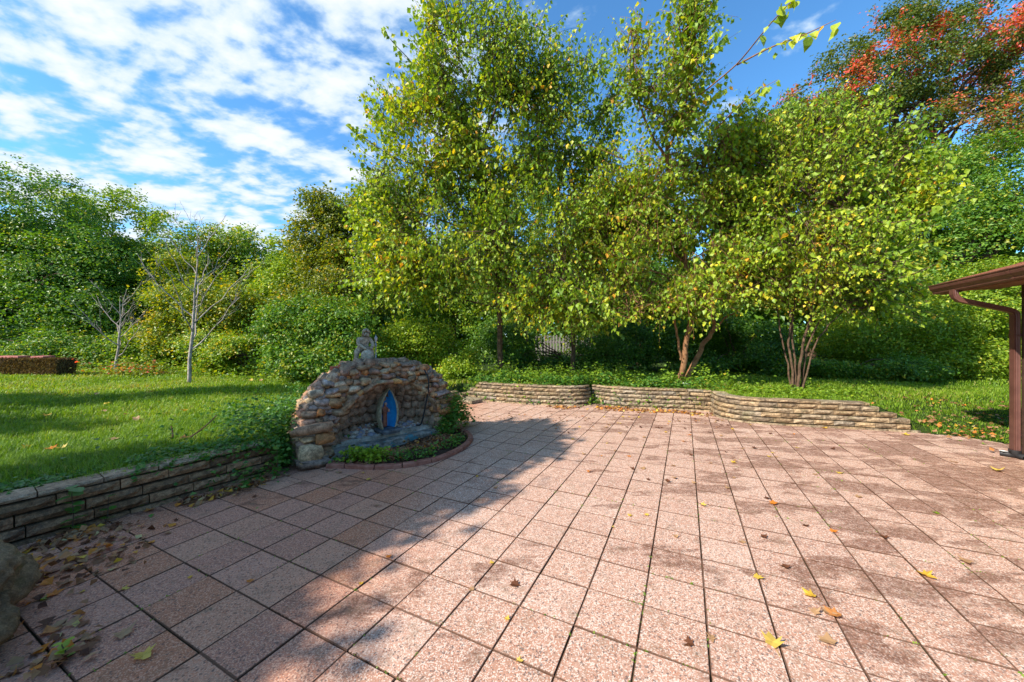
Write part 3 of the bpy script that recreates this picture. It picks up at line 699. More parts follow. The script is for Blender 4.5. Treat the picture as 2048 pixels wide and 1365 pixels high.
    for (x, y, z, sx, sy, sz) in ((0, -.016, .335, .019, .018, .024), (0, -.035, .333, .004, .006, .005), (-.005, -.072, .250, .006, .007, .022), (.005, -.072, .250, .006, .007, .022)):
        n0 = len(bm.verts); bmesh.ops.create_icosphere(bm, subdivisions=2, radius=1); bm.verts.ensure_lookup_table()
        for v in bm.verts[n0:]: v.co = Vector((v.co.x * sx + x, v.co.y * sy + y, v.co.z * sz + z))
    link('face_and_hands', bm_mesh('face_and_hands', bm, skin, True), fr)
build_niche_figure()
RUBBER = simple_mat('black_rubber', (.012, .012, .014), (.03, .03, .032), 20, .55, .4, .1, .001)
def build_cable():
    pts = [S(.30, -.62, HO - .02), S(.42, -.3, HO + .02), S(.52, -.02, HO - .04), S(.56, .12, .94), S(.57, .13, .8), S(.56, .09, .6), S(.54, .05, .4), S(.52, .0, .2), S(.5, -.1, .19)]
    from mathutils import geometry
    P3 = []
    for a, b in zip(pts, pts[1:]):
        for k in range(4): P3.append(a.lerp(b, k / 4))
    P3.append(pts[-1]); A = np.array(P3); B = A.copy(); B[1:-1] = (A[:-2] + A[1:-1] * 2 + A[2:]) / 4; B[1:-1] = (B[:-2] + B[1:-1] * 2 + B[2:]) / 4
    t = Tubes(); t.add(B, .011, 7); tag(link('hose', t.mesh('hose', RUBBER)), 'black hose hanging down over the grotto opening', 'hose')
build_cable()
RED = simple_mat('red_brick', (.34, .075, .04), (.46, .13, .07), 20, .9, .2, .6, .006)
for k, (u, v) in enumerate(((-.66, -.16), (-.58, -.10))):
    bm = bmesh.new(); add_box(bm, Vector((0, 0, 0)), (.065, .09, .05), 0, .006)
    o = link('brick', bm_mesh('brick', bm, RED), None, S(u, v, 1.10 + .02 * k), (0.05, .08, .8 + .4 * k)); tag(o, ['red brick piece on the left shoulder of the grotto, outer one', 'red brick piece on the grotto shoulder, closer to the statue'][k], 'brick')

# planter in front: brick edging, soil
TERRA = simple_mat('terracotta_edging', (.24, .085, .055), (.36, .16, .11), 14, .85, .2, .6, .006)
EDGE = [(-2.12, 4.08), (-1.92, 4.09), (-1.55, 4.03), (-1.2, 4.10), (-.93, 4.28), (-.74, 4.56), (-.62, 4.92), (-.60, 5.24), (-.70, 5.58), (-.92, 5.82), (-1.1, 5.95)]
def build_planter():
    root = empty('planter_bed', (-1.3, 4.8, 0)); tag(root, 'half round soil bed with curved terracotta edging at the grotto foot', 'planter'); O = root.location
    # smooth curve
    A = np.array(EDGE); t = np.arange(len(A)); tt = np.linspace(0, len(A) - 1, 61); B = np.stack([np.interp(tt, t, A[:, 0]), np.interp(tt, t, A[:, 1])], 1)
    for _ in range(4): B[1:-1] = (B[:-2] + 2 * B[1:-1] + B[2:]) / 4
    ctr = np.array([-1.5, 4.95]); d = np.gradient(B, axis=0); nn = np.stack([d[:, 1], -d[:, 0]], 1); nn /= np.linalg.norm(nn, axis=1)[:, None]
    rr = random.Random(9); k = 0
    while k < 60:
        stp = rr.choice((5, 6)); e = min(k + stp, 60); bm = bmesh.new(); rows = []
        for q in range(k, e + 1):
            f = (q - k) / (e - k); w = .006 if f in (0, 1) else 0
            c = B[q] + (d[q] / np.linalg.norm(d[q])) * (w if f == 0 else -w if f == 1 else 0)
            rows.append([bm.verts.new((c[0] + nn[q][0] * o_ - O.x, c[1] + nn[q][1] * o_ - O.y, z)) for o_, z in ((.035, -.02), (.037, .035), (.028, .047), (-.028, .047), (-.036, .036), (-.036, -.02))])
        for a, b in zip(rows, rows[1:]):
            for j in range(5): bm.faces.new((a[j], b[j], b[j + 1], a[j + 1]))
        bm.faces.new(rows[0]); bm.faces.new(rows[-1]); k = e
        link('edging_brick', bm_mesh('edging_brick', bm, TERRA), root, (0, 0, rr.uniform(-.004, .004)))
    bm = bmesh.new(); c0 = bm.verts.new((-1.45 - O.x, 4.85 - O.y, .05)); ringv = [bm.verts.new((x - O.x - nn[i][0] * .02, y - O.y - nn[i][1] * .02, .018)) for i, (x, y) in enumerate(B)]
    ringm = [bm.verts.new(((x * .5 - 1.45 * .5) - O.x, (y * .5 + 4.85 * .5) - O.y, .045 + .012 * mnoise.noise(Vector((x * 5, y * 5, 0))))) for x, y in B]
    for a in range(60): bm.faces.new((ringv[a], ringv[a + 1], ringm[a + 1], ringm[a])); bm.faces.new((ringm[a], ringm[a + 1], c0))
    link('soil', bm_mesh('soil', bm, SOIL_M, True), root)
build_planter()

# ------------------------------------------------------------------ boulders bottom left
def build_boulders():
    root = empty('rock_pile', (-2.80, 1.48, .0)); root.scale = (.92, .88, .92); tag(root, 'large rough grey boulders piled beside the paving in the near left corner', 'rock')
    mat = stone_mat('boulder', [(0, (0.18, 0.125, 0.07)), (.5, (0.23, 0.165, 0.10)), (1, (0.20, .15, .10))], 9, .5, .6, 1.0)
    for k, (x, y, z, a, b, c, rz) in enumerate(((-.05, .12, .22, .44, .50, .27, .3), (.10, -.22, .17, .50, .52, .24, -.5), (.17, -.04, .10, .34, .46, .21, .35), (-.5, .2, .1, .5, .6, .24, 0))):
        bm = bmesh.new(); bmesh.ops.create_icosphere(bm, subdivisions=5, radius=1.0); o = Vector((k * 5.3, 2, 1))
        for v in bm.verts:
            n = v.co.copy(); d = 1 + .24 * mnoise.noise(n * 1.3 + o) + .12 * mnoise.noise(n * 3.2 + o) + .07 * mnoise.noise(n * 7 + o) + .04 * mnoise.noise(n * 16 + o) + .02 * mnoise.noise(n * 37 + o)
            q = n * d; v.co = Vector((q.x * a, q.y * b, q.z * c))
        link('boulder', bm_mesh('boulder', bm, mat, True), root, (x, y, z), (rz * .3, rz * .2, rz))
build_boulders()

# ------------------------------------------------------------------ house eave and downspout, right
BROWN = simple_mat('brown_aluminium', (.095, .038, .030), (.135, .058, .044), 5, .42, .5, .08, .001)
def build_house():
    ja = Vector((GJ[0], GJ[1], 0)); ia = Vector((GI[0], GI[1], 0)); c0 = Vector((6.30, 4.37, 0))        # outer corner of the house wall
    root = empty('house', c0, YAW); tag(root, 'brown roofed house corner with gutter at the right edge', 'house')
    # local axes: x = into the house, y = away from the camera along the wall
    stucco = simple_mat('tan_stucco', (.27, .20, .12), (.36, .28, .17), 12, .9, .2, .6, .006)
    shing = simple_mat('red_brown_shingle', (.20, .07, .04), (.36, .15, .09), 26, .95, .1, 1.0, .01)
    wood = simple_mat('dark_trim', (.05, .026, .018), (.085, .045, .03), 16, .7, .3, .3, .003)
    soff = simple_mat('soffit_wood', (.17, .085, .045), (.26, .14, .08), 10, .8, .2, .2, .002)
    bm = bmesh.new(); add_box(bm, Vector((2.6, -3.2, 1.05)), (5.1, 6.2, 2.14)); link('wall', bm_mesh('wall', bm, stucco), root)
    bm = bmesh.new(); add_box(bm, Vector((.02, -.055, 1.09)), (.11, .11, 2.2), 0, .004); link('corner_trim', bm_mesh('corner_trim', bm, wood), root)
    # roof: two slabs
    y0, y1 = -6.6, .42; th = .05; rise = .30
    bm = bmesh.new(); pr = [(-.56, 2.235), (2.6, 2.235 + 3.16 * rise), (5.8, 2.235), (5.8, 2.18), (2.6, 2.18 + 3.16 * rise), (-.56, 2.18)]
    a = [bm.verts.new((x, y0, z)) for x, z in pr]; b = [bm.verts.new((x, y1, z)) for x, z in pr]
    for k in range(6): bm.faces.new((a[k], a[(k + 1) % 6], b[(k + 1) % 6], b[k]))
    bm.faces.new((a[0], a[1], a[4], a[5])); bm.faces.new((a[1], a[2], a[3], a[4])); bm.faces.new((b[0], b[1], b[4], b[5])); bm.faces.new((b[1], b[2], b[3], b[4]))
    rf = link('roof', bm_mesh('roof', bm, wood), root)
    # shingles in courses on the slope facing the patio, one object per tab
    tab = bmesh.new(); add_box(tab, Vector((0, 0, 0)), (.15, .30, .007), 0, .0015); tm = bm_mesh('shingle', tab, shing); rr = random.Random(2); n = 0
    sl = math.atan(rise)
    for c in range(8):
        yy = y1 - .15 - (.15 if c % 2 else 0) + .015
        while yy > y1 - 4.2 and n < 150:
            x = -.575 + .13 * c * math.cos(sl) + .07
            link('shingle', tm, rf, (x, yy, 2.243 + (x + .56) * rise + .004), (0, -sl + .02, rr.gauss(0, .006)), (1, rr.uniform(.95, 1), 1)); yy -= .302; n += 1
    # soffit, fascia
    bm = bmesh.new(); add_box(bm, Vector((-.27, (y0 + y1) / 2, 2.145)), (.50, y1 - y0 - .02, .014)); link('soffit', bm_mesh('soffit', bm, soff), root)
    bm = bmesh.new(); add_box(bm, Vector((-.535, (y0 + y1) / 2, 2.165)), (.022, y1 - y0, .15)); link('fascia', bm_mesh('fascia', bm, soff), root)
    # K-style gutter: extruded profile
    bm = bmesh.new(); prof = [(0, .115), (0, 0), (-.055, 0), (-.062, .012), (-.062, .032), (-.078, .048), (-.092, .066), (-.098, .09), (-.098, .108), (-.108, .112), (-.108, .122), (-.09, .122), (-.088, .112)]
    gx, gz = -.548, 2.105; a = [bm.verts.new((gx + x, y0, gz + z)) for x, z in prof]; b = [bm.verts.new((gx + x, y1 + .03, gz + z)) for x, z in prof]
    for k in range(len(prof) - 1): bm.faces.new((a[k], a[k + 1], b[k + 1], b[k]))
    bm.faces.new(b[:10])
    for yy in (-.95, -2.6):
        a = [bm.verts.new((gx + x * 1.03 - .001, yy, gz + z - (.002 if z < .01 else 0))) for x, z in prof[1:]]; b = [bm.verts.new((gx + x * 1.03 - .001, yy + .05, gz + z - (.002 if z < .01 else 0))) for x, z in prof[1:]]
        for k in range(len(prof) - 2): bm.faces.new((a[k], a[k + 1], b[k + 1], b[k]))
    gut = link('gutter', bm_mesh('gutter', bm, BROWN), root)
    # downspout: rectangular corrugated tube along a path
    def spout(path, w=.075, d=.055):
        bm = bmesh.new(); rings = []
        sec = []
        for sx, n_ in ((1, 5),):
            xs = np.linspace(-w / 2, w / 2, 9)
            for k, x in enumerate(xs): sec.append((x, -d / 2 + (0.004 if k % 2 else 0)))
            ys = np.linspace(-d / 2, d / 2, 7)[1:]
            for k, y in enumerate(ys): sec.append((w / 2 - (0.004 if k % 2 == 0 and k < 5 else 0), y))
            for k, x in enumerate(xs[::-1][1:]): sec.append((x, d / 2))
            for k, y in enumerate(ys[::-1][1:]): sec.append((-w / 2 + (0.004 if k % 2 else 0), y))
        P_ = [Vector(p) for p in path]
        for k, p in enumerate(P_):
            t = ((P_[min(k + 1, len(P_) - 1)] - P_[max(k - 1, 0)])).normalized(); yv = Vector((0, 1, 0)); xv = yv.cross(t).normalized()
            rings.append([bm.verts.new(p + yv * s[0] + xv * s[1]) for s in sec])
        for a_, b_ in zip(rings, rings[1:]):
            for k in range(len(sec)): bm.faces.new((a_[k], a_[(k + 1) % len(sec)], b_[(k + 1) % len(sec)], b_[k]))
        bm.faces.new(rings[0]); bm.faces.new(rings[-1]); return bm
    X, yD = -.075, .02
    path = [(-.60, yD, 2.12), (-.60, yD, 2.06), (-.59, yD, 2.02), (-.555, yD, 1.985), (-.50, yD, 1.965), (-.30, yD, 1.895), (-.15, yD, 1.843), (-.10, yD, 1.82), (-.078, yD, 1.79), (X, yD, 1.75), (X, yD, .9), (X, yD, .06)]
    ds = link('downspout', bm_mesh('downspout', spout(path), BROWN), root)
    bm = bmesh.new(); add_box(bm, Vector((X, yD, 1.52)), (.062, .084, .02)); link('strap', bm_mesh('strap', bm, BROWN), ds)
    # black flexible boot with a white tag
    t = Tubes(); pts = [(X, yD, .10), (X, yD, .055), (X - .01, yD + .01, .035), (X - .05, yD + .03, .03)] + [(X - .05 - .012 * k, yD + .03 + .006 * k, .03) for k in range(1, 5)]
    t.add(pts, [.052, .054, .045, .036] + [.036 if k % 2 else .030 for k in range(1, 5)], 12); boot = link('drain_boot', t.mesh('drain_boot', RUBBER), root)
    t = Tubes(); t.add([(X + .02, yD - .03, .03), (X + .03, yD - .07, .03), (X + .035, yD - .10, .028)], [.035, .038, .03], 12); link('drain_boot_mouth', t.mesh('drain_boot_mouth', RUBBER), boot)
    wh = simple_mat('white_label', (.7, .7, .68), (.8, .8, .8), 5, .5, .3, .02, .001)
    bm = bmesh.new(); add_box(bm, Vector((X - .085, yD + .02, .070)), (.05, .05, .004), .3); link('white_tag', bm_mesh('white_tag', bm, wh), boot)
build_house()

# ------------------------------------------------------------------ foliage
LEAF = {   # (side, along, lift) template: base, wide left, wide right, tip, midrib
    5: (np.array([[0, 0, 0], [-.40, .38, .10], [.40, .38, .10], [0, 1, -.12], [0, .45, 0]]), np.array([[0, 4, 1], [1, 4, 3], [0, 2, 4], [2, 3, 4]])),
    4: (np.array([[0, 0, 0], [-.36, .45, .10], [.36, .45, .10], [0, 1, -.10]]), np.array([[0, 3, 1], [0, 2, 3]])),
}
class Leaves:
    def __init__(s, kind=4): s.kind = kind; s.v = []; s.t = []; s.n = 0
    def add(s, pos, tip, nor, size, tint, width=1.0):
        T, _ = LEAF[s.kind]; n = len(pos)
        if n == 0: return
        tip = nrm(tip); side = nrm(np.cross(tip, nor)); nor = np.cross(side, tip)
        size = np.broadcast_to(np.asarray(size, float), (n,))
        v = pos[:, None] + size[:, None, None] * (side[:, None] * T[None, :, 0, None] * width + tip[:, None] * T[None, :, 1, None] + nor[:, None] * T[None, :, 2, None])
        s.v.append(v.reshape(-1, 3)); s.t.append(np.repeat(np.clip(tint, 0, 1), len(T))); s.n += n
    def mesh(s, name, mat):
        T, Fc = LEAF[s.kind]; k = len(T); f = (np.arange(s.n)[:, None, None] * k + Fc[None]).reshape(-1, 3)
        return np_mesh(name, np.concatenate(s.v), f, mat, False, {'tint': np.concatenate(s.t)})

def vnoise(p, scale, seed):
    """cheap smooth 3-D value noise for numpy, 0..1"""
    q = np.asarray(p) * scale + seed * 17.31; i = np.floor(q).astype(np.int64); f = q - i; f = f * f * (3 - 2 * f); out = 0
    for dx in (0, 1):
        for dy in (0, 1):
            for dz in (0, 1):
                h = (i[:, 0] + dx) * 374761393 + (i[:, 1] + dy) * 668265263 + (i[:, 2] + dz) * 2147483647 + seed * 1013
                h = (h ^ (h >> 13)) * 1274126177; h = (h ^ (h >> 16)) & 0xffff
                w = (f[:, 0] if dx else 1 - f[:, 0]) * (f[:, 1] if dy else 1 - f[:, 1]) * (f[:, 2] if dz else 1 - f[:, 2])
                out = out + w * h / 65535.0
    return out

def sample_crown(ells, n, seed, shell=0.35, cut=0.38, nscale=0.9, zmin=None):
    """clump centres and outward normals through a union of ellipsoids; lumpy, with gaps"""
    r_ = np.random.default_rng(seed); E_ = np.array(ells, float); wgt = E_[:, 3] * E_[:, 4] + E_[:, 3] * E_[:, 5] + E_[:, 4] * E_[:, 5]; wgt /= wgt.sum()
    P_, N_ = [], []; tot = 0
    while tot < n:
        m_ = n * 2; k = r_.choice(len(E_), m_, p=wgt); d = nrm(r_.normal(size=(m_, 3))); rad = r_.random(m_) ** shell
        lump = 0.64 + 0.62 * vnoise(d * 2.2 + E_[k, :3], 1.0, seed + 3)
        p = E_[k, :3] + d * rad[:, None] * E_[k, 3:6] * lump[:, None]
        ok = vnoise(p, nscale, seed) > cut
        # drop what lies deep in another ellipsoid
        for e in E_:
            q = np.linalg.norm((p - e[:3]) / e[3:6], axis=1); ok &= q > 0.42
        if zmin is not None: ok &= p[:, 2] > zmin
        p = p[ok]; nn = nrm(d[ok] / E_[k[ok], 3:6]); P_.append(p); N_.append(nn); tot += len(p)
    return np.concatenate(P_)[:n], np.concatenate(N_)[:n]

def puff_leaves(L, centres, normals, per, cr, size, seed, tint=(0.45, 0.22), droop=0.25, flat=0.6, clump_tint=0.18, tintfn=None):
    r_ = np.random.default_rng(seed); n = len(centres) * per; idx = np.repeat(np.arange(len(centres)), per)
    off = r_.normal(size=(n, 3)) * cr * 0.5; off[:, 2] *= flat
    pos = centres[idx] + off; N = nrm(normals[idx] * 0.45 + np.array([0, 0, .55]) + r_.normal(size=(n, 3)) * 0.55)
    tip = nrm(np.cross(N, r_.normal(size=(n, 3)))) + np.array([0, 0, -droop]) + normals[idx] * .3
    ct = r_.normal(size=len(centres)) * clump_tint
    t = tint[0] + ct[idx] + r_.normal(size=n) * tint[1]
    if tintfn is not None: t = tintfn(pos, t)
    L.add(pos, tip, N, size * r_.uniform(.65, 1.25, n), t)

def bez(a, b, c, n): t = np.linspace(0, 1, n)[:, None]; return (1 - t) ** 2 * a + 2 * t * (1 - t) * b + t * t * c
def add_limbs(T, trunk_top, base, centres, n, seed, r0, rtip=.01, sides=5, arch=0.3):
    r_ = np.random.default_rng(seed); pick = centres[r_.choice(len(centres), min(n, len(centres)), replace=False)]
    tp = []
    for c in pick:
        s = r_.uniform(.15, 1); a = base * (1 - s) + trunk_top * s; m_ = (a + c) / 2 + np.array([0, 0, np.linalg.norm(c - a) * arch * r_.uniform(.2, 1)]) + r_.normal(size=3) * .15
        pts = bez(a, m_, c, 8); pts[1:-1] += r_.normal(size=(6, 3)) * .03 * np.linalg.norm(c - a) * .4
        T.add(pts, np.linspace(r0 * (1 - s * .5), rtip, 8), sides); tp.append(pts)
    return tp

def trunk_pts(base, top, n, wob, seed):
    r_ = np.random.default_rng(seed); t = np.linspace(0, 1, n)[:, None]; p = base * (1 - t) + top * t; p[1:-1] += np.cumsum(r_.normal(size=(n - 2, 3)) * wob, 0) * np.array([1, 1, .2]) * np.sin(t[1:-1] * 3.1); return p

def bush_tree(name, label, cat, base, ells, nclump, per, cr, size, pal, seed, group=None, cut=.38, nscale=.9, tint=(.45, .2), trunk_r=.14, limbs=14, bark=BARK, shell=.35, droop=.25, tintfn=None, arch=.25, zmin=None, parts=('trunk', 'crown')):
    base = np.array(base, float); root = empty(name, base); tag(root, label, cat, group)
    c, n_ = sample_crown(ells, nclump, seed, shell, cut, nscale, zmin)
    top = np.mean(np.array(ells)[:, :3], 0); T = Tubes(); tp = trunk_pts(base - np.array([0, 0, .1]), top, 9, .06, seed); T.add(tp, np.linspace(trunk_r, trunk_r * .45, 9), 8)
    add_limbs(T, tp[-1], tp[3], c, limbs, seed + 1, trunk_r * .5, .008, 5, arch)
    T.v = [v - base for v in T.v]; link(parts[0], T.mesh(parts[0], bark), root)
    L = Leaves(4); puff_leaves(L, c - base, n_, per, cr, size, seed + 2, tint, droop, tintfn=(None if tintfn is None else (lambda p, t: tintfn(p + base, t))))
    link(parts[1], L.mesh(parts[1], FM[pal]), root)
    return root

def E(px, py, y, rpx, rpy, ry=None):
    """ellipsoid given by where it shows in the photo and its depth"""
    c = Q(px, py, y); k = y / F
    return (c.x, c.y, c.z, rpx * k, ry if ry else rpx * k * .75, rpy * k)
def gz(x, y): return float(height(np.array([x]), np.array([y]))[0])
def onground(px, y, dz=0):
    x = (px - 1024) / F * y; return (x, y, gz(x, y) + dz)

# ---- background woods, far to near
TREES = 'trees standing behind the garden'
def B(*a, **k): return bush_tree(*a, **k)
# left side
B('vine_covered_tree', 'tall dark tree smothered in vines behind the straw bales', 'tree', onground(40, 16), [E(60, 430, 16, 130, 92), E(-60, 480, 15.5, 150, 130), E(120, 560, 15, 120, 110), E(20, 640, 14.5, 160, 90), E(180, 650, 14.4, 90, 80)], 2500, 22, .34, .115, 'deep', 101, trunk_r=.25, tint=(.5, .22))
B('broad_tree', 'round topped green tree behind the two bare saplings', 'tree', onground(250, 19), [E(235, 440, 19, 92, 68), E(325, 500, 18.5, 85, 62), E(240, 540, 18, 110, 85), E(330, 620, 17.5, 110, 90)], 2200, 20, .38, .13, 'mid', 102, trunk_r=.22, tint=(.42, .22))
B('broad_tree', 'low wide tree with russet top leaves left of the central tall trees', 'tree', onground(500, 20), [E(480, 500, 20, 78, 46), E(550, 560, 19, 60, 70), E(420, 570, 19, 90, 70), E(520, 640, 18, 110, 80)], 1900, 20, .38, .13, 'mid', 103, trunk_r=.2, tint=(.5, .3))
B('young_tree', 'light green young tree with feathery top beside the low russet tree', 'tree', onground(555, 15.5), [E(555, 520, 15.5, 34, 50), E(570, 580, 15.5, 62, 55), E(600, 650, 15, 62, 60)], 800, 20, .3, .12, 'bright', 104, trunk_r=.09, tint=(.5, .2))
B('golden_shrub', 'yellow green shrub with golden sprays behind the tall bare sapling', 'shrub', onground(400, 13.2), [E(345, 560, 13.4, 52, 62), E(400, 610, 13.0, 90, 62), E(465, 620, 12.8, 62, 50), E(370, 680, 12.8, 80, 45)], 1150, 22, .3, .10, 'yellow', 105, trunk_r=.07, tint=(.30, .26), limbs=20)
B('broad_tree', 'yellow green tree rising just left of the tallest central tree', 'tree', onground(700, 15), [E(680, 400, 15, 70, 66), E(645, 480, 15, 62, 60), E(745, 430, 15.5, 70, 80), E(700, 560, 14.5, 110, 80), E(640, 630, 14, 90, 60)], 2500, 22, .32, .11, 'olive', 106, trunk_r=.2, tint=(.36, .26))
B('shrub', 'dark green spreading shrub mound right of the straw bales', 'shrub', onground(130, 13.2), [E(120, 700, 13.2, 100, 42), E(200, 715, 13, 60, 34), E(40, 700, 13.6, 80, 40)], 900, 20, .26, .09, 'deep', 107, trunk_r=.05, tint=(.62, .2))
B('shrub', 'leafy mixed shrub at the lawn edge behind the tall bare sapling', 'shrub', onground(470, 11.3), [E(420, 700, 11.6, 70, 48), E(500, 710, 11.2, 80, 46), E(560, 715, 11.0, 50, 42)], 1000, 22, .24, .075, 'mid', 108, trunk_r=.05, tint=(.6, .25))
B('shrub', 'pale stemmed shrub between the two bare saplings', 'shrub', onground(300, 13), [E(285, 700, 13.2, 60, 46), E(340, 715, 13, 50, 36)], 600, 20, .25, .085, 'mid', 109, trunk_r=.05, tint=(.5, .22))
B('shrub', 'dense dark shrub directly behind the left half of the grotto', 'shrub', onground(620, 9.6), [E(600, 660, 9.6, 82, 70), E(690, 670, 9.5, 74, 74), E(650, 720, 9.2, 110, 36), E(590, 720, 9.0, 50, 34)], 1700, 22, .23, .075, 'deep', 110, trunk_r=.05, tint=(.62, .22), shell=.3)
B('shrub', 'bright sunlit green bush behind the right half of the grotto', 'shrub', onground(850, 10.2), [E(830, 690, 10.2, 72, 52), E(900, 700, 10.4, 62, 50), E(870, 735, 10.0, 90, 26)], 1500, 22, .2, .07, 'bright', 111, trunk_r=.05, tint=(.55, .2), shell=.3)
# middle, behind the mulberries
B('broad_tree', 'green tree filling the gap behind the tallest central tree', 'tree', onground(900, 17), [E(880, 470, 17, 120, 110), E(820, 580, 16.5, 100, 90), E(960, 560, 16, 120, 110), E(1050, 420, 17, 110, 130)], 2600, 20, .36, .12, 'mid', 112, trunk_r=.22, cut=.42)
B('broad_tree', 'dark background tree behind the orange barked multi trunk tree', 'tree', onground(1280, 16), [E(1200, 540, 16, 110, 100), E(1330, 560, 15.6, 110, 100), E(1250, 450, 16.5, 90, 90), E(1420, 600, 15, 90, 90)], 2500, 20, .34, .12, 'deep', 113, trunk_r=.22, cut=.42)
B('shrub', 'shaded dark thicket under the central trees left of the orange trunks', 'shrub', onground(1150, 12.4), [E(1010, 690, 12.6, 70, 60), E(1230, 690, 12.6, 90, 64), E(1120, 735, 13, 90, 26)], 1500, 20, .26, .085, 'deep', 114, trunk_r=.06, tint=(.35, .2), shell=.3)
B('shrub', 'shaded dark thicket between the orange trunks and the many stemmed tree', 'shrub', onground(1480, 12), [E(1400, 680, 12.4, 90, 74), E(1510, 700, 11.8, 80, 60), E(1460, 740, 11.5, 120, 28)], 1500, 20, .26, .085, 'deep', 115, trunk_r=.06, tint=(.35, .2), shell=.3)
def maple_tint(p, t):
    a = vnoise(p, .55, 5); b = vnoise(p, 1.7, 6); hi = np.clip((p[:, 2] - 8) / 8, 0, 1)
    return np.clip(t * .40 + np.where(a * .35 + b * .65 > .60, .55, 0.03) * (.35 + .65 * hi) , 0, 1)
B('maple_tree', 'tall maple turning red and orange at the top right', 'tree', onground(1860, 20), [E(1740, 170, 20, 105, 95), E(1690, 150, 20, 60, 60), E(1860, 130, 20, 120, 105), E(1980, 60, 19.5, 130, 130), E(2080, 150, 19, 150, 150), E(1660, 240, 20, 90, 70), E(1570, 270, 21, 80, 65), E(1900, 280, 19, 130, 75), E(1760, 330, 20, 110, 70), E(1610, 240, 20, 80, 60), E(1800, 60, 20, 70, 60)], 6800, 15, .34, .135, 'maple', 116, trunk_r=.28, cut=.44, limbs=46, tint=(.5, .3), tintfn=maple_tint, arch=.1)
B('vine_covered_tree', 'big dark green leafy mass behind the house gutter', 'tree', onground(1930, 14), [E(1900, 400, 14, 120, 110), E(2040, 360, 13.5, 130, 120), E(1800, 480, 14, 90, 90), E(1980, 520, 13, 160, 120), E(1840, 600, 12.6, 140, 90)], 3600, 22, .3, .10, 'deep', 117, trunk_r=.25, tint=(.60, .22), shell=.3, cut=.34)
B('hedge', 'sunlit vine covered hedge bank behind the downspout', 'hedge', onground(1900, 11), [E(1830, 650, 11.4, 170, 80), E(1990, 620, 11, 150, 110), E(1730, 690, 11.4, 110, 46), E(1930, 720, 10.6, 160, 44), E(2090, 660, 10.6, 120, 110)], 3600, 24, .24, .075, 'bright', 118, trunk_r=.05, tint=(.42, .26), shell=.25, cut=.28)
B('shrub', 'low dark shrubs at the back of the shaded lawn behind the many stemmed tree', 'shrub', onground(1720, 10), [E(1660, 720, 10.2, 80, 34), E(1760, 735, 10, 90, 26)], 900, 20, .2, .07, 'deep', 119, trunk_r=.04, tint=(.55, .2))

def far_woods():
    """a continuous distant wood behind everything"""
    L = Leaves(4); r_ = np.random.default_rng(5); n = 10500
    a = r_.uniform(-1.35, 1.35, n); d = r_.uniform(24, 30, n); x = np.sin(a) * d * 1.15; y = np.cos(a) * d
    top = 4.2 + 2.5 * vnoise(np.stack([x, y, y * 0], -1), .25, 8) + 1.2 * vnoise(np.stack([x, y, y * 0], -1), .8, 9)
    z = r_.random(n) ** .8 * top + .2; c = np.stack([x, y, z], -1); nn = nrm(-c * np.array([1, 1, 0]) + np.array([0, 0, 4.0]))
    puff_leaves(L, c, nn, 9, .8, .42, 6, (.4, .22)); o = link('far_woods', L.mesh('far_woods', FM['deep'])); tag(o, 'dark distant woodland closing the view behind the trees', 'woods', kind='stuff')
far_woods()

# picket fence glimpsed through the trunks
def build_fence():
    wood = simple_mat('grey_fence_wood', (.16, .14, .13), (.30, .28, .26), 12, .9, .2, .4, .004)
    p = onground(1170, 13.8); root = empty('picket_fence', p, R(-6)); tag(root, 'grey wooden picket fence in deep shade behind the left trunks', 'fence')
    bm = bmesh.new(); w, h = .07, 1.25; v = [bm.verts.new((x, y, z)) for y in (-.01, .01) for x, z in ((-w / 2, 0), (w / 2, 0), (w / 2, h - .05), (0, h), (-w / 2, h - .05))]
    bm.faces.new(v[:5]); bm.faces.new(v[5:][::-1])
    for k in range(5): bm.faces.new((v[k], v[(k + 1) % 5], v[5 + (k + 1) % 5], v[5 + k]))
    me = bm_mesh('picket', bm, wood); rr = random.Random(1)
    for k in range(34): link('picket', me, root, (-1.9 + .115 * k, 0, .05), (0, rr.gauss(0, .012), 0), (1, 1, rr.uniform(.97, 1.02)))
    bm = bmesh.new(); add_box(bm, Vector((.05, .03, 1.02)), (4.0, .04, .08)); add_box(bm, Vector((.05, .03, .35)), (4.0, .04, .08)); link('rails', bm_mesh('rails', bm, wood), root)
build_fence()

# ---- mulberry-like trees near the walls: real shoots with hanging leaves
LEAF_OBJ = []
for k in range(14):
    T_, F_ = LEAF[5]; rr = random.Random(k); v = T_.copy(); v[:, 0] *= rr.uniform(.8, 1.15); v[3, 2] -= rr.uniform(0, .2); v[1, 2] += rr.uniform(-.12, .12); v[2, 2] += rr.uniform(-.12, .12)
    # a finer outline for the leaves that show largest
    vv = [(0, 0, 0), (-.26, .06, .05), (-.43, .30, v[1, 2] + .03), (-.34, .62, v[1, 2]), (0, 1.05, v[3, 2]), (.34, .62, v[2, 2]), (.43, .30, v[2, 2] + .03), (.26, .06, .05), (0, .33, 0), (0, .68, -.03)]
    ff = [(0, 8, 1), (1, 8, 2), (2, 8, 9), (2, 9, 3), (3, 9, 4), (0, 7, 8), (7, 6, 8), (6, 9, 8), (6, 5, 9), (5, 4, 9)]
    LEAF_OBJ.append(np_mesh('leaf', vv, ff, FM['mulberry'], False, {'tint': [min(1, max(0, .12 + .84 * k / 13))] * 10}))
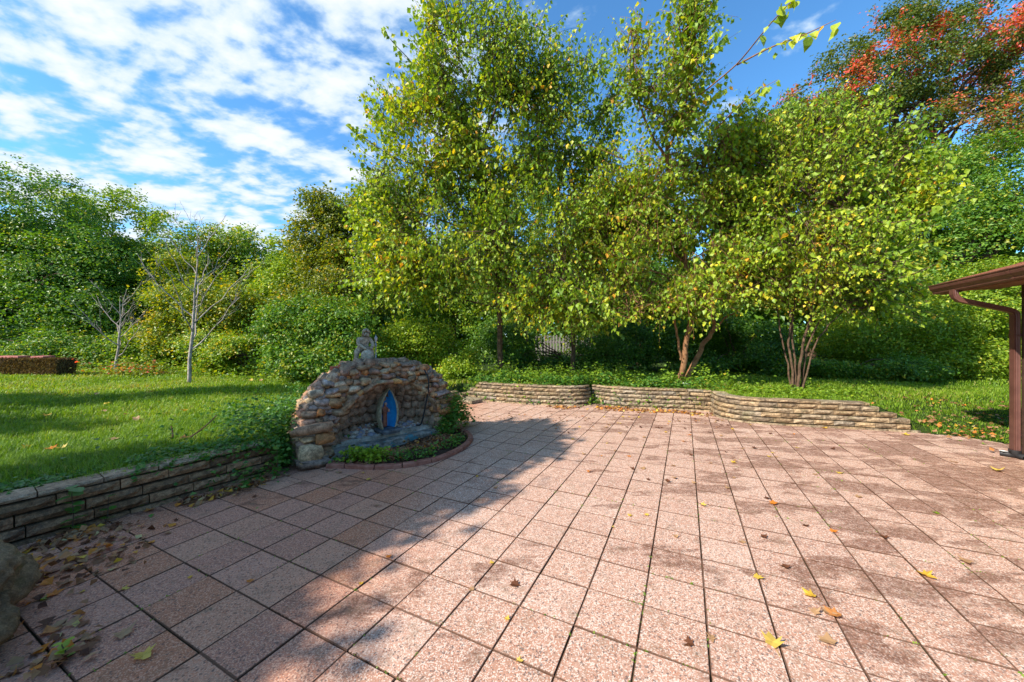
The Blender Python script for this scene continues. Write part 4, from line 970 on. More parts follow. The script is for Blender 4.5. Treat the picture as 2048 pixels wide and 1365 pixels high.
def shoot_tree(name, label, base, stems, ells, nshoot, slen, size, seed, bark, cut=.35, nscale=.8, extra=(), nobj=300, up=.75, tint=(.5, .2), near_pull=0.0, limbs=40, per_m=15, shell=.4, pal='mulberry'):
    base = np.array(base, float); root = empty(name, base); tag(root, label, 'tree'); r_ = np.random.default_rng(seed)
    T = Tubes(); tops = []
    for pts, r0, r1 in stems:
        pts = np.array(pts, float); t = np.arange(len(pts)); tt = np.linspace(0, len(pts) - 1, len(pts) * 4 - 3)
        q = np.stack([np.interp(tt, t, pts[:, k]) for k in range(3)], 1)
        for _ in range(2): q[1:-1] = (q[:-2] + 2 * q[1:-1] + q[2:]) / 4
        q[1:-1] += r_.normal(size=(len(q) - 2, 3)) * .012
        T.add(q - base, np.linspace(r0, r1, len(q)), 9); tops.append(q)
    link('trunk', T.mesh('trunk', bark), root)
    c, nn = sample_crown(ells, nshoot, seed, shell, cut, nscale)
    Bt = Tubes(); allq = np.concatenate([q[len(q) // 3:] for q in tops])
    pick = c[r_.choice(len(c), limbs, replace=False)]; limb_pts = []
    for p in pick:
        dd = np.linalg.norm(allq - p, axis=1) + np.maximum(0, allq[:, 2] - p[2] + .3) * 2.5; a = allq[np.argsort(dd)[r_.integers(0, 3)]]
        ln = np.linalg.norm(p - a); m_ = (a + p) / 2 + np.array([0, 0, -.08 * ln]) + r_.normal(size=3) * .06 * ln; pts = bez(a, m_, p, 9); pts[1:-1] += r_.normal(size=(7, 3)) * .012 * ln
        Bt.add(pts - base, np.linspace(.012 + .009 * ln, .005, 9), 5); limb_pts.append(pts)
    lp = np.concatenate([l[3:] for l in limb_pts] + [q[len(q) // 2:] for q in tops])
    # shoots
    P_, Tp, Nn, Sz, Ti = [], [], [], [], []
    def shoot(p0, d, L_, k_, ti0, sz):
        m_ = 6; t = np.linspace(0, 1, m_)[:, None]; q = p0 + d * L_ * t + np.array([0, 0, 1.0]) * (-(0.12 if d[2] > .4 else .3) * L_ * t ** 2)
        Bt.add(q - base, np.linspace(.006, .0022, m_), 3)
        u = np.linspace(.08, 1, k_) + r_.normal(size=k_) * .01; u = np.clip(u, 0, 1) * (m_ - 1); i = np.minimum(u.astype(int), m_ - 2); f = (u - i)[:, None]
        pp = q[i] * (1 - f) + q[i + 1] * f; sd = nrm(np.cross(d, np.array([.1, .2, 1.0])))
        alt = np.where(np.arange(k_) % 2 == 0, 1, -1)[:, None]
        tip = sd * alt * .55 + d * .25 + np.array([0, 0, -.85]) + r_.normal(size=(k_, 3)) * .32
        nv = np.array([0, 0, .55]) + sd * alt * .8 + r_.normal(size=(k_, 3)) * .45
        pp = pp + nrm(tip) * .03; P_.append(pp); Tp.append(tip); Nn.append(nv); Sz.append(sz * r_.uniform(.4, 1.3, k_) * (1 - .25 * (u / (m_ - 1)))); Ti.append(ti0 + r_.normal(size=k_) * tint[1])
    for p, n_ in zip(c, nn):
        o = n_ * np.array([1, 1, .4]); d = nrm(o * .75 + np.array([0, 0, up * (1.0 if n_[2] > -.25 else .1)]) + r_.normal(size=3) * .28); L_ = slen * r_.uniform(.4, 1.5)
        shoot(p - d * L_ * .5, d, L_, int(max(5, per_m * L_ )), tint[0] + r_.normal() * .1 + (float(vnoise(p[None], 1.1, seed)[0]) - .5) * .55, size * (1 + .35 * (float(vnoise(p[None], .9, seed + 5)[0]) - .5)))
        if r_.random() < .28:
            j = np.argmin(np.linalg.norm(lp - p, axis=1)); Bt.add(bez(lp[j], (lp[j] + p) / 2 + r_.normal(size=3) * .05, p - d * L_ * .5, 5) - base, np.linspace(.009, .005, 5), 3)
    for pts, ksz, dens in extra:      # long boughs reaching out
        pts = np.array([list(x) for x in pts], float); t = np.arange(len(pts)); tt = np.linspace(0, len(pts) - 1, len(pts) * 5 - 4)
        q = np.stack([np.interp(tt, t, pts[:, k]) for k in range(3)], 1)
        for _ in range(3): q[1:-1] = (q[:-2] + 2 * q[1:-1] + q[2:]) / 4
        Bt.add(q - base, np.linspace(.014, .003, len(q)), 5); L_ = np.linalg.norm(np.diff(q, axis=0), axis=1).sum(); k_ = int(L_ * dens); u = r_.uniform(.25, 1, k_) * (len(q) - 1); u[-1] = len(q) - 1.01; i = np.minimum(u.astype(int), len(q) - 2); f = (u - i)[:, None]
        pp = q[i] * (1 - f) + q[i + 1] * f + r_.normal(size=(k_, 3)) * .035; P_.append(pp); Tp.append(r_.normal(size=(k_, 3)) * .45 + np.array([0, 0, -.9])); Nn.append(r_.normal(size=(k_, 3)) + np.array([-.3, -.3, .3])); Sz.append(ksz * r_.uniform(.6, 1.15, k_)); Ti.append(tint[0] + .08 + r_.normal(size=k_) * .2)
    link('branches', Bt.mesh('branches', bark), root)
    P_, Tp, Nn, Sz, Ti = (np.concatenate(a) for a in (P_, Tp, Nn, Sz, Ti))
    # the leaves that show largest become leaf objects, the rest one mass of foliage
    show = Sz / np.maximum(P_[:, 1], .5); px = 1024 + F * P_[:, 0] / P_[:, 1]; py = 682.5 - F * (P_[:, 2] - CAM_H) / P_[:, 1]
    inside = (px > -20) & (px < 2068) & (py > -20) & (py < 1365) & (P_[:, 1] > 1); front = np.argsort(-(show * inside))
    sel = front[:nobj]; rest = np.ones(len(P_), bool); rest[sel] = False
    L = Leaves(5); L.add(P_[rest] - base, Tp[rest], Nn[rest], Sz[rest], Ti[rest]); fo = link('foliage', L.mesh('foliage', FM[pal]), root); tag(fo, kind='stuff')
    for j in sel:
        t_ = nrm(Tp[j]); s_ = nrm(np.cross(t_, Nn[j])); n3 = np.cross(s_, t_); M = Matrix(((s_[0], t_[0], n3[0]), (s_[1], t_[1], n3[1]), (s_[2], t_[2], n3[2])))
        link('leaf', LEAF_OBJ[int(np.clip(Ti[j], 0, .999) * 14)], root, tuple(P_[j] - base), M.to_euler(), (Sz[j],) * 3)
    print(name, len(P_), 'leaves')
    return root
q = lambda px, py, y: tuple(Q(px, py, y))
shoot_tree('mulberry_tree', 'tallest broad leaved tree in the middle, its thin trunk showing half way up', onground(990, 10.2),
    [([onground(1000, 10.2, -.1), q(1000, 640, 10), q(990, 520, 9.6), q(985, 430, 9.4), q(962, 330, 9.0), q(955, 285, 8.8)], .085, .045),
     ([q(958, 300, 8.8), q(905, 235, 8.6), q(870, 150, 8.3), q(850, 60, 8)], .035, .012), ([q(958, 290, 8.8), q(1000, 200, 8.6), q(1010, 100, 8.4), q(1020, -10, 8.2)], .035, .012),
     ([onground(1146, 10.6, -.1), q(1146, 640, 10.5), q(1140, 540, 10.2), q(1110, 420, 9.8), q(1130, 320, 9.5)], .07, .03)],
    [E(930, 130, 8.4, 125, 190), E(850, 280, 8.8, 130, 150), E(1000, 250, 8.8, 140, 190), E(1130, 240, 9.2, 100, 150), E(1050, 130, 8.8, 70, 110), E(1195, 240, 9.0, 60, 130), E(1200, 420, 9.0, 90, 120), E(900, 460, 9.2, 170, 120), E(1090, 450, 9.2, 170, 130), E(770, 430, 9.4, 75, 80), E(1080, 575, 9.0, 130, 62), E(1150, 605, 8.8, 110, 42), E(800, 540, 9.4, 100, 62)],
    5200, .8, .125, 201, BARK, cut=.30, nscale=1.3, nobj=300, limbs=50, tint=(.42, .22),
    extra=[([q(900, 280, 8.6), q(800, 230, 8.3), q(740, 200, 8.1), q(728, 190, 8)], .135, 13), ([q(880, 340, 8.6), q(790, 320, 8.4), q(720, 270, 8.1), q(698, 250, 8)], .135, 13), ([q(880, 200, 8.6), q(820, 120, 8.2), q(780, 80, 8), q(768, 55, 8)], .135, 13), ([q(1060, 500, 9), q(1120, 560, 8), q(1180, 590, 7.6), q(1235, 628, 7.3)], .13, 16)])
shoot_tree('orange_barked_tree', 'leaning orange barked tree with two crossing trunks and sparse airy top', onground(1362, 9.0),
    [([onground(1352, 9.0, -.1), q(1368, 735, 8.9), q(1370, 690, 8.8), q(1385, 640, 8.7), q(1375, 560, 8.6), q(1355, 420, 8.4), q(1335, 330, 8.2), q(1330, 250, 8)], .075, .035),
     ([onground(1364, 9.1, -.1), q(1392, 720, 9.1), q(1412, 680, 9.1), q(1432, 655, 9.0), q(1420, 620, 8.9), q(1440, 540, 8.8), q(1480, 430, 8.6)], .07, .03),
     ([q(1432, 656, 9), q(1450, 635, 8.9), q(1480, 620, 8.8)], .03, .014), ([q(1362, 720, 9), q(1354, 670, 8.9), q(1350, 630, 8.8), q(1340, 560, 8.8)], .035, .02),
     ([q(1334, 320, 8.1), q(1290, 250, 7.8), q(1270, 170, 7.5), q(1262, 60, 7.2)], .03, .01), ([q(1334, 300, 8.1), q(1370, 220, 7.6), q(1395, 120, 7.2), q(1385, 0, 6.8)], .03, .01)],
    [E(1385, 60, 6.9, 48, 110), E(1272, 130, 7.4, 40, 110), E(1350, 200, 7.6, 75, 90), E(1300, 380, 8.3, 95, 90), E(1420, 330, 8.4, 95, 90), E(1330, 510, 8.4, 120, 70), E(1440, 540, 8.3, 110, 62), E(1400, 450, 8.6, 110, 70), E(1450, 400, 8.6, 100, 110), E(1500, 500, 8.4, 90, 90), E(1230, 440, 8.8, 70, 100), E(1240, 570, 8.5, 75, 42), E(1380, 590, 8.0, 90, 28), E(1270, 600, 8.3, 70, 40)],
    3300, .72, .125, 202, BARK_OR, cut=.34, nscale=1.3, nobj=300, limbs=40, tint=(.47, .22),
    extra=[([q(1400, 190, 7.2), q(1475, 130, 6), q(1530, 60, 5.0), q(1575, 10, 4.6), q(1600, -10, 4.5)], .13, 7), ([q(1475, 130, 6), q(1540, 95, 5.0), q(1610, 70, 4.6), q(1672, 40, 4.4)], .135, 9), ([q(1430, 260, 7.4), q(1500, 190, 6.5), q(1555, 160, 6)], .125, 14),
           ([q(1250, 320, 8), q(1180, 290, 7.8), q(1130, 292, 7.6)], .12, 14)])
shoot_tree('many_stemmed_tree', 'small spreading tree with a fan of thin stems right of the orange barked tree', onground(1590, 7.9),
    [([onground(1588, 7.9, -.1), q(1578, 700, 7.9), q(1580, 640, 7.9), q(1570, 520, 7.9)], 0.028, 0.014), ([onground(1592, 7.9, -.1), q(1590, 720, 7.9), q(1582, 660, 7.95), q(1600, 500, 8)], 0.025, 0.013),
     ([onground(1596, 7.9, -.1), q(1600, 710, 7.9), q(1620, 640, 7.9), q(1640, 520, 7.8), q(1700, 420, 7.6)], 0.032, 0.014), ([onground(1600, 8.0, -.1), q(1612, 700, 7.9), q(1640, 640, 7.8), q(1690, 560, 7.6)], 0.025, 0.010),
     ([onground(1586, 7.9, -.1), q(1570, 710, 8), q(1556, 640, 8.1), q(1540, 540, 8.2)], 0.021, 0.010), ([onground(1602, 7.8, -.1), q(1625, 700, 7.7), q(1655, 650, 7.6), q(1720, 590, 7.4)], 0.021, 0.008)],
    [E(1600, 390, 7.9, 125, 140), E(1700, 330, 7.9, 115, 125), E(1560, 300, 8.4, 80, 95), E(1820, 420, 7.6, 80, 130), E(1510, 400, 8.2, 80, 110), E(1490, 310, 8.3, 70, 120), E(1640, 230, 8.0, 60, 60), E(1780, 260, 7.8, 60, 70), E(1650, 520, 7.6, 150, 85), E(1760, 450, 7.7, 90, 110), E(1530, 540, 8.0, 75, 70), E(1740, 590, 7.5, 70, 42), E(1820, 560, 7.4, 46, 34)],
    3500, .7, .118, 203, BARK, cut=.32, nscale=1.3, nobj=300, limbs=44, tint=(.44, .22),
    extra=[([q(1700, 430, 7.4), q(1780, 450, 6.6), q(1850, 430, 6.2), q(1890, 400, 6)], .12, 16), ([q(1720, 560, 7.2), q(1790, 560, 6.6), q(1850, 540, 6.2), q(1885, 520, 6.0)], .12, 18), ([q(1640, 300, 7.6), q(1700, 230, 7), q(1760, 170, 6.4), q(1790, 140, 6.2)], .12, 14)])
# tree west of the lawn, out of the picture: its shade falls on the paving
B('broad_tree', 'green tree left of the lawn whose shade falls across the paving', 'tree', (-9.2, -.9, .38), [(-9.3, -2.4, 6, 1.6, 1.2, .8), (-8.95, -.9, 6, 1.3, 1.1, .8), (-7.65, -.45, 6, .95, .95, .65), (-6.7, 1.0, 6, .8, .75, .55), (-6.5, 1.7, 6.3, .4, .5, .3)], 1500, 26, .42, .15, 'mid', 301, trunk_r=.16, cut=.22, shell=.7)
B('slim_tree', 'slim sparse tree far left whose streaky shade crosses the lawn', 'tree', (-14.5, 1.2, .38), [(-14.5, 3.1, 5.6, 2.4, .45, .5), (-12.2, 1.4, 5.4, 1.6, .4, .4), (-12.0, 3.6, 6.4, 2.0, .35, .4)], 420, 18, .40, .14, 'mid', 302, trunk_r=.12, cut=.42, shell=.6)
B('broad_tree', 'olive green tree rising behind the many stemmed tree', 'tree', onground(1620, 15), [E(1600, 400, 15, 110, 110), E(1700, 420, 15, 100, 110), E(1560, 520, 14.5, 110, 100), E(1690, 560, 14, 120, 90), E(1650, 320, 15.5, 90, 70)], 2400, 20, .34, .12, 'olive', 121, trunk_r=.2, cut=.36, tint=(.5, .22))

# ---- bare saplings
def bare_tree(label, base, H_, spread, r0, seed, nb, rod):
    base = np.array(base, float); root = empty('bare_sapling', base); tag(root, label, 'tree'); r_ = np.random.default_rng(seed); T = Tubes(); Bt = Tubes()
    lead = trunk_pts(np.array([0, 0, -.1]), np.array([spread * .12, 0, H_]), 12, .02, seed); T.add(lead, np.linspace(r0, r0 * .14, 12), 8)
    def br(p, d, L_, r, lvl):
        n = 7; t = np.linspace(0, 1, n)[:, None]; bend = np.array([0, 0, .22 * L_]); w = r_.normal(size=(n, 3)) * .02 * L_; w[0] = 0
        qn = p + d * L_ * t + bend * t ** 2 + w; Bt.add(qn, np.linspace(r, max(r * .3, .0022), n), 5 if lvl < 2 else 3)
        if lvl >= 3: return
        for _ in range(int(r_.integers(2, 5)) if lvl < 2 else int(r_.integers(1, 4))):
            u = r_.uniform(.25, .98); i = int(u * (n - 1)); a = r_.uniform(0, 6.28); s = nrm(np.array([math.cos(a), math.sin(a), 0]) * .75 + d * .9 + np.array([0, 0, .35]))
            br(qn[i], s, L_ * r_.uniform(.28, .55), max(r * .5, .0028), lvl + 1)
    for k in range(nb):
        u = .22 + .72 * (k + r_.random() * .6) / nb; i = u * 11; j = int(i); p = lead[j] * (1 - i + j) + lead[min(j + 1, 11)] * (i - j); a = k * 2.4 + r_.normal() * .3
        L_ = spread * (1.25 - .8 * u) * r_.uniform(.8, 1.25); d = nrm(np.array([math.cos(a), math.sin(a) * .8, .75 + .5 * u])); br(p, d, L_, r0 * (.50 - .3 * u), 1)
    link('trunk', T.mesh('trunk', BARK_GR), root); link('branches', Bt.mesh('branches', BARK_GR), root)
bare_tree('taller bare leafless sapling standing on the left lawn', onground(378, 8.85), 3.75, 1.75, .046, 401, 13, 0)
bare_tree('smaller bare pale sapling near the straw bales', onground(230, 11.8), 2.5, 1.35, .05, 404, 9, 0)

# ---- straw bales with red slabs
def build_bales():
    straw = simple_mat('straw_body', (.05, .032, .018), (.12, .08, .04), 20, .95, .1, 1.0, .02)
    sm = foliage_mat('straw_stalks', [(0, (.07, .04, .02)), (.5, (.18, .115, .05)), (1, (.34, .24, .11))], .1, .7, .2)
    for k, (px0, px1, lab) in enumerate(((22, 112, 'dark weathered straw bale, the one nearer the small bare sapling'), (-70, 20, 'dark weathered straw bale cut off by the left edge'))):
        y = 10.2; x0, x1 = (px0 - 1024) / F * y, (px1 - 1024) / F * y; w = x1 - x0; cx = (x0 + x1) / 2; z0 = gz(cx, y); root = empty('straw_bale', (cx, y + .25, z0)); tag(root, lab, 'straw bale'); h = .50
        bm = bmesh.new(); add_box(bm, Vector((0, 0, h / 2)), (w * .98, .46, h)); bmesh.ops.subdivide_edges(bm, edges=bm.edges[:], cuts=6, use_grid_fill=True)
        for v in bm.verts: v.co += mnoise.noise_vector(v.co * 5 + Vector((k * 4, 0, 0))) * .035
        link('bale_body', bm_mesh('bale_body', bm, straw, True), root)
        L = Leaves(4); n = 9000; r_ = np.random.default_rng(50 + k); f = r_.random(n); top = f < .35; end = (f > .85)
        px_ = np.where(end, np.sign(r_.random(n) - .5) * w / 2, r_.uniform(-w / 2, w / 2, n)); py_ = np.where(top | end, r_.uniform(-.24, .24, n), -.235); pz_ = np.where(top, h, r_.uniform(.02, h, n))
        tip = np.where(top[:, None], r_.normal(size=(n, 3)) * np.array([1, 1, .3]), r_.normal(size=(n, 3)) * np.array([.5, .3, .9])) + np.array([0, 0, -.1]); nor = np.where(top[:, None], np.array([0, 0, 1.0]), np.array([0, -1.0, 0])) + r_.normal(size=(n, 3)) * .4
        L.add(np.stack([px_, py_, pz_], -1), tip, nor, r_.uniform(.04, .11, n), r_.random(n), .16); o = link('stalks', L.mesh('stalks', sm), root); tag(o, kind='stuff')
    pink = simple_mat('pink_red_slab', (.36, .11, .09), (.50, .20, .17), 10, .9, .2, .3, .004); r_ = random.Random(4)
    labs = ['pinkish red slab on the straw bales, rightmost of the row', 'pinkish red slab on the straw bales, second from the right', 'pinkish red slab on the straw bales, third from the right', 'pinkish red slab on the straw bales, fourth from the right']
    for k, px in enumerate((86, 37, 12, -30)):
        bm = bmesh.new(); add_box(bm, Vector((0, 0, 0)), (.34, .30, .06), 0, .008); y = 10.4; o = link('slab', bm_mesh('slab', bm, pink), None, ((px - 1024) / F * y, y, gz((px - 1024) / F * y, y) + .555), (.02, r_.gauss(0, .02), r_.gauss(0, .15))); tag(o, labs[k], 'slab', 'slabs lying on the straw bales')
build_bales()

# ---- lawns: blades of grass
def build_grass():
    r_ = np.random.default_rng(77)
    def field(name, label, region, bands, seed, w=.10):
        V, F_, Tt, nn = [], [], [], 0
        for (y0, y1, dens, hgt, bw) in bands:
            x0, x1 = region(y0, y1); A = (x1 - x0) * (y1 - y0); n = int(A * dens); x = r_.uniform(x0, x1, n); y = r_.uniform(y0, y1, n)
            s = signed_out(x, y); ok = (s > np.where(x > 5.2, .035, .13)) & (np.abs(x) < y * 1.62 + .3); ok &= ~((np.hypot(x + 1.95, y - 5.3) < 1.22)); 
            x, y = x[ok], y[ok]; p3 = np.stack([x, y, x * 0], -1); tuft = vnoise(p3, 2.2, 3) * .6 + vnoise(p3, 7, 4) * .4; keep = r_.random(len(x)) < .35 + tuft * .9; x, y, tuft = x[keep], y[keep], tuft[keep]; n = len(x)
            z = height(x, y) - .004; h = hgt * (.55 + .9 * tuft) * r_.uniform(.5, 1.3, n); a = r_.uniform(0, 6.28, n); le = r_.uniform(.15, 1.25, n); dx, dy = np.cos(a), np.sin(a)
            b = np.stack([x, y, z], -1); sd = np.stack([-dy, dx, dx * 0], -1) * (bw * r_.uniform(.6, 1.2, n))[:, None]; fw = np.stack([dx, dy, dx * 0], -1)
            v = np.stack([b - sd, b + sd, b + fw * (h * le * .45)[:, None] + np.array([0, 0, 1]) * (h * .62)[:, None] + sd * .7, b + fw * (h * le * .45)[:, None] + np.array([0, 0, 1]) * (h * .62)[:, None] - sd * .7, b + fw * (h * le * 1.1)[:, None] + np.array([0, 0, 1]) * (h * np.where(le > .5, .75, 1))[:, None]], 1)
            V.append(v.reshape(-1, 3)); k = np.arange(n)[:, None] * 5 + nn; f = np.concatenate([k + np.array([[0, 1, 2]]), k + np.array([[0, 2, 3]]), k + np.array([[3, 2, 4]])]); F_.append(f); nn += n * 5
            yel = vnoise(p3[keep], .9, 9); Tt.append(np.repeat(np.clip(.38 + r_.normal(size=n) * .27 + (yel - .5) * .6 + .2 * (y > 7), 0, 1), 5))
        print(name, nn // 5, 'blades'); o = link(name, np_mesh(name, np.concatenate(V), np.concatenate(F_), GRASS_M, False, {'tint': np.concatenate(Tt)})); tag(o, label, 'grass', kind='stuff')
    field('lawn_grass', 'green lawn grass left of the grotto', lambda a, b: (-1.55 * b - .4, -1.6 if a > 4 else -2.2), [(2.0, 3.6, 8000, .075, .0022), (3.6, 5, 5500, .08, .0034), (5, 7, 3000, .08, .0052), (7, 10, 1400, .085, .008), (10, 15, 560, .09, .013)], 1)
    field('lawn_grass', 'rougher lawn grass right of the stepped wall end', lambda a, b: (3.9, 1.6 * b), [(4.6, 6.5, 3000, .055, .0045), (6.5, 8.5, 2200, .065, .006), (8.5, 12, 600, .08, .010)], 2)
    field('bank_grass', 'grass behind the grotto and back wall', lambda a, b: (-2.2, 4.6), [(6.3, 8.5, 1800, .08, .006), (8.5, 12.5, 900, .09, .009)], 3)
build_grass()

# ---- ground cover, ivy, weeds, plants
def cover(name, label, pts, n, size, pal, seed, spread=.12, hgt=(.02, .14), tint=(.5, .22), group=None, cat='ground cover', kind='stuff', zfn=None, mat=None):
    """leafy carpet scattered round polyline pts"""
    r_ = np.random.default_rng(seed); pts = np.array(pts, float); seg = r_.integers(0, len(pts) - 1, n); t = r_.random(n)[:, None]; p = pts[seg] * (1 - t) + pts[seg + 1] * t
    p = p + r_.normal(size=p.shape) * spread * (np.array([1, 1]) if p.shape[1] == 2 else np.array([1, 1, .6]))
    if p.shape[1] == 2:
        keep = vnoise(np.concatenate([p, p[:, :1] * 0], 1), 3.0, seed) > .35; p = p[keep]; z = height(p[:, 0], p[:, 1]) if zfn is None else zfn(p[:, 0], p[:, 1]); p = np.concatenate([p, (np.maximum(z, 0) + r_.uniform(*hgt, len(p)) * vnoise(np.concatenate([p, p[:, :1] * 0], 1), 4, seed + 1) * 1.6)[:, None]], 1)
    m_ = len(p); N = nrm(np.array([0, -.1, 1.0]) + r_.normal(size=(m_, 3)) * .42); tip = r_.normal(size=(m_, 3)) * np.array([1, 1, .2]) + np.array([0, 0, -.12])
    L = Leaves(5); L.add(p, tip, N, size * r_.uniform(.5, 1.25, m_), tint[0] + r_.normal(size=m_) * tint[1], 1.15); o = link(name, L.mesh(name, mat or FM[pal])); tag(o, label, cat, group, kind); return o
def off(poly, d):
    p = np.array(poly, float); t = np.gradient(p, axis=0); t /= np.linalg.norm(t, axis=1)[:, None]; return p + np.stack([-t[:, 1], t[:, 0]], 1) * d
wl = off([(-4.2, 1.35), (-3.6, 2.33), (-3.1, 3.15), (-2.75, 3.72)], .36)
cover('ground_ivy', 'blue green ground ivy edging the lawn along the top of the left wall', wl, 3600, .042, 'ivy', 501, .11, (.01, .10))
cover('ground_ivy', 'ivy spilling over the cap of the left wall toward the grotto', [(-3.25, 3.02, .33), (-2.95, 3.5, .33), (-2.72, 3.86, .34), (-2.60, 4.0, .30), (-2.55, 3.98, .12)], 900, .045, 'ivy', 520, .05, cat='ivy')
cover('ground_ivy', 'deeper ivy patch between the lawn and the left side of the grotto', [(-2.95, 3.9), (-3.1, 4.6), (-3.2, 5.2), (-3.0, 6.0), (-2.6, 6.6)], 9500, .045, 'ivy', 502, .36, (.05, .34), (.42, .24))
cover('ground_ivy', 'ivy climbing the outer left flank of the grotto', [(-2.62, 4.05, .05), (-2.66, 4.1, .45), (-2.72, 4.25, .6), (-2.8, 4.6, .6), (-2.7, 4.1, .2)], 1100, .045, 'ivy', 503, .09, cat='ivy')
cover('ground_ivy', 'ivy cascading over the right foot of the grotto', [(-.98, 5.62, .62), (-.93, 5.6, .40), (-.98, 5.45, .22), (-1.05, 5.38, .08), (-.90, 5.75, .3), (-.80, 6.05, .12), (-.92, 5.9, .5), (-1.0, 6.2, .2)], 2600, .045, 'ivy', 504, .085, (0, .1), (.62, .2), cat='ivy')
cover('ground_cover', 'leafy ground cover spilling along the top of the back wall', off(WALL_1[:7] + [(2.5, 7.78), (3.1, 7.6), (4.1, 7.3)], .48), 9000, .06, 'ivy', 505, .2, (.03, .26), (.6, .22))
cover('ground_cover', 'low plants on the shaded bed behind the back wall', [(-1, 9.8), (1, 9.2), (3, 8.9), (4.6, 8.2)], 9000, .07, 'mid', 506, .5, (.03, .4), (.4, .22))
cover('ground_cover', 'low plants round the foot of the many stemmed tree', [(4.6, 7.6), (5.6, 7.2), (6.4, 7.6), (7.4, 7.8)], 5000, .05, 'mid', 507, .4, (.02, .14), (.45, .22))
cover('undergrowth', 'weedy edge where the left lawn meets the shrubs', [(-14, 12.2), (-10, 11.6), (-7, 10.6), (-4.5, 9.6), (-3, 8.8)], 9000, .085, 'mid', 508, .5, (.03, .4), (.5, .25))
cover('undergrowth', 'dry russet bracken tuft right of the straw bales', [(-12.6, 10.6), (-11.4, 10.9), (-10.6, 11)], 700, .08, 'maple', 509, .2, (.1, .4), (.50, .18))
pz = lambda x, y: np.full(x.shape, .045)
cover('weeds', 'fresh green weeds in the left end of the planter bed', [(-1.95, 4.22), (-1.75, 4.25), (-1.5, 4.2)], 620, .042, 'bright', 510, .06, (.0, .16), (.4, .2), zfn=pz, cat='weeds')
cover('weeds', 'scattered small weeds along the curved edging inside the planter', [(-1.4, 4.2), (-1.15, 4.3), (-.95, 4.5), (-.8, 4.8), (-.75, 5.1)], 620, .036, 'ivy', 511, .055, (.0, .11), (.6, .2), zfn=pz, cat='weeds')
cover('leaf_litter', 'brown leaf litter covering the planter soil', [(-1.8, 4.35), (-1.5, 4.5), (-1.2, 4.7), (-1.0, 5.1), (-.95, 5.5)], 2600, .05, 'ivy', 512, .13, (.0, .02), (.3, .25), zfn=pz, cat='leaf litter', mat=LITTER_M)
zero = lambda x, y: np.full(x.shape, .004)
cover('leaf_litter', 'brown and orange leaf litter at the foot of the left wall', off([(-3.9, 1.6), (-3.5, 2.35), (-3.1, 3.0), (-2.7, 3.65), (-2.4, 4.0)], -.10), 1000, .058, 'ivy', 513, .055, (.0, .03), (.42, .26), zfn=zero, cat='leaf litter', mat=LITTER_M)
cover('leaf_litter', 'leaf litter between the boulders and the left wall', [(-3.2, 1.9), (-2.75, 2.25), (-2.9, 2.6)], 260, .055, 'ivy', 514, .15, (.0, .04), (.40, .26), zfn=zero, cat='leaf litter', mat=LITTER_M)
cover('leaf_litter', 'leaf litter beside the boulders in the near left corner', [(-2.3, 1.9), (-2.12, 1.68), (-2.0, 1.5)], 60, .055, 'ivy', 515, .07, (.0, .03), (.45, .26), zfn=zero, cat='leaf litter', mat=LITTER_M)
cover('leaf_litter', 'drift of yellow and brown leaves in the corner of the back walls', off([(.9, 7.95), (1.75, 7.9), (2.3, 7.75), (3.1, 7.45), (3.85, 7.1)], -.14), 750, .07, 'ivy', 516, .12, (.0, .025), (.55, .25), zfn=zero, cat='leaf litter', mat=LITTER_M)
cover('leaf_litter', 'fallen leaves caught in the grass at the right lawn edge', [(6.6, 5.8), (7.2, 5.5), (7.4, 5.2), (8.5, 6.2), (7.6, 6.6)], 420, .06, 'ivy', 517, .35, (.03, .09), (.45, .22), cat='leaf litter', mat=LITTER_M)

def sprig(name, label, base, h, n, size, seed, pal='ivy', lean=(0, 0), rnd=1.25, tint=.55):
    """a small plant: thin stem, round leaves in pairs, each a leaf object"""
    root = empty(name, base); tag(root, label, 'plant'); r_ = np.random.default_rng(seed); T = Tubes(); m_ = 7; t = np.linspace(0, 1, m_)
    st = np.stack([lean[0] * t ** 1.5 + .01 * np.sin(t * 5), lean[1] * t, h * t], -1); T.add(st, np.linspace(.004, .002, m_), 5); link('stem', T.mesh('stem', BARK), root)
    vv = [(0, 0, 0), (-.34, .12, .05), (-.46, .48, .06), (-.28, .86, .02), (0, 1, -.06), (.28, .86, .02), (.46, .48, .06), (.34, .12, .05), (0, .5, -.02)]; ff = [(k, (k + 1) % 8, 8) for k in range(8)]
    mes = [np_mesh('leaf', vv, ff, FM[pal], True, {'tint': [tint + .12 * k - .1] * 9}) for k in range(3)]
    for k in range(n):
        u = .25 + .75 * (k // 2) / max(1, (n - 1) // 2); i = min(int(u * (m_ - 1)), m_ - 1); p = st[i]; a = (k % 2) * math.pi + (k // 2) * 1.2 + r_.normal() * .3
        d = Vector((math.cos(a), math.sin(a), r_.uniform(-.15, .35))).normalized(); up_ = Vector((0, 0, 1)) + Vector(r_.normal(size=3) * .2); s_ = d.cross(up_).normalized(); n3 = s_.cross(d)
        s = size * r_.uniform(.7, 1.15); link('leaf', mes[int(r_.integers(0, 3))], root, tuple(p), Matrix((s_, d, n3)).transposed().to_euler(), (s,) * 3)
    return root
sprig('wall_plant', 'tall seedling with large round paired leaves growing against the left wall', P(136, 1062) + Vector((.085, -.05, 0)), .33, 12, .085, 601, lean=(-.02, .03))
sprig('wall_plant', 'small thin seedling in front of the left wall, right of the tall one', P(203, 1040) + Vector((.085, -.05, 0)), .20, 6, .055, 602, lean=(0.01, .03))
sprig('wall_plant', 'bushy seedling with round leaves beside the right part of the left wall', P(475, 978) + Vector((.085, -.05, 0)), .24, 16, .06, 603, lean=(.03, .02))
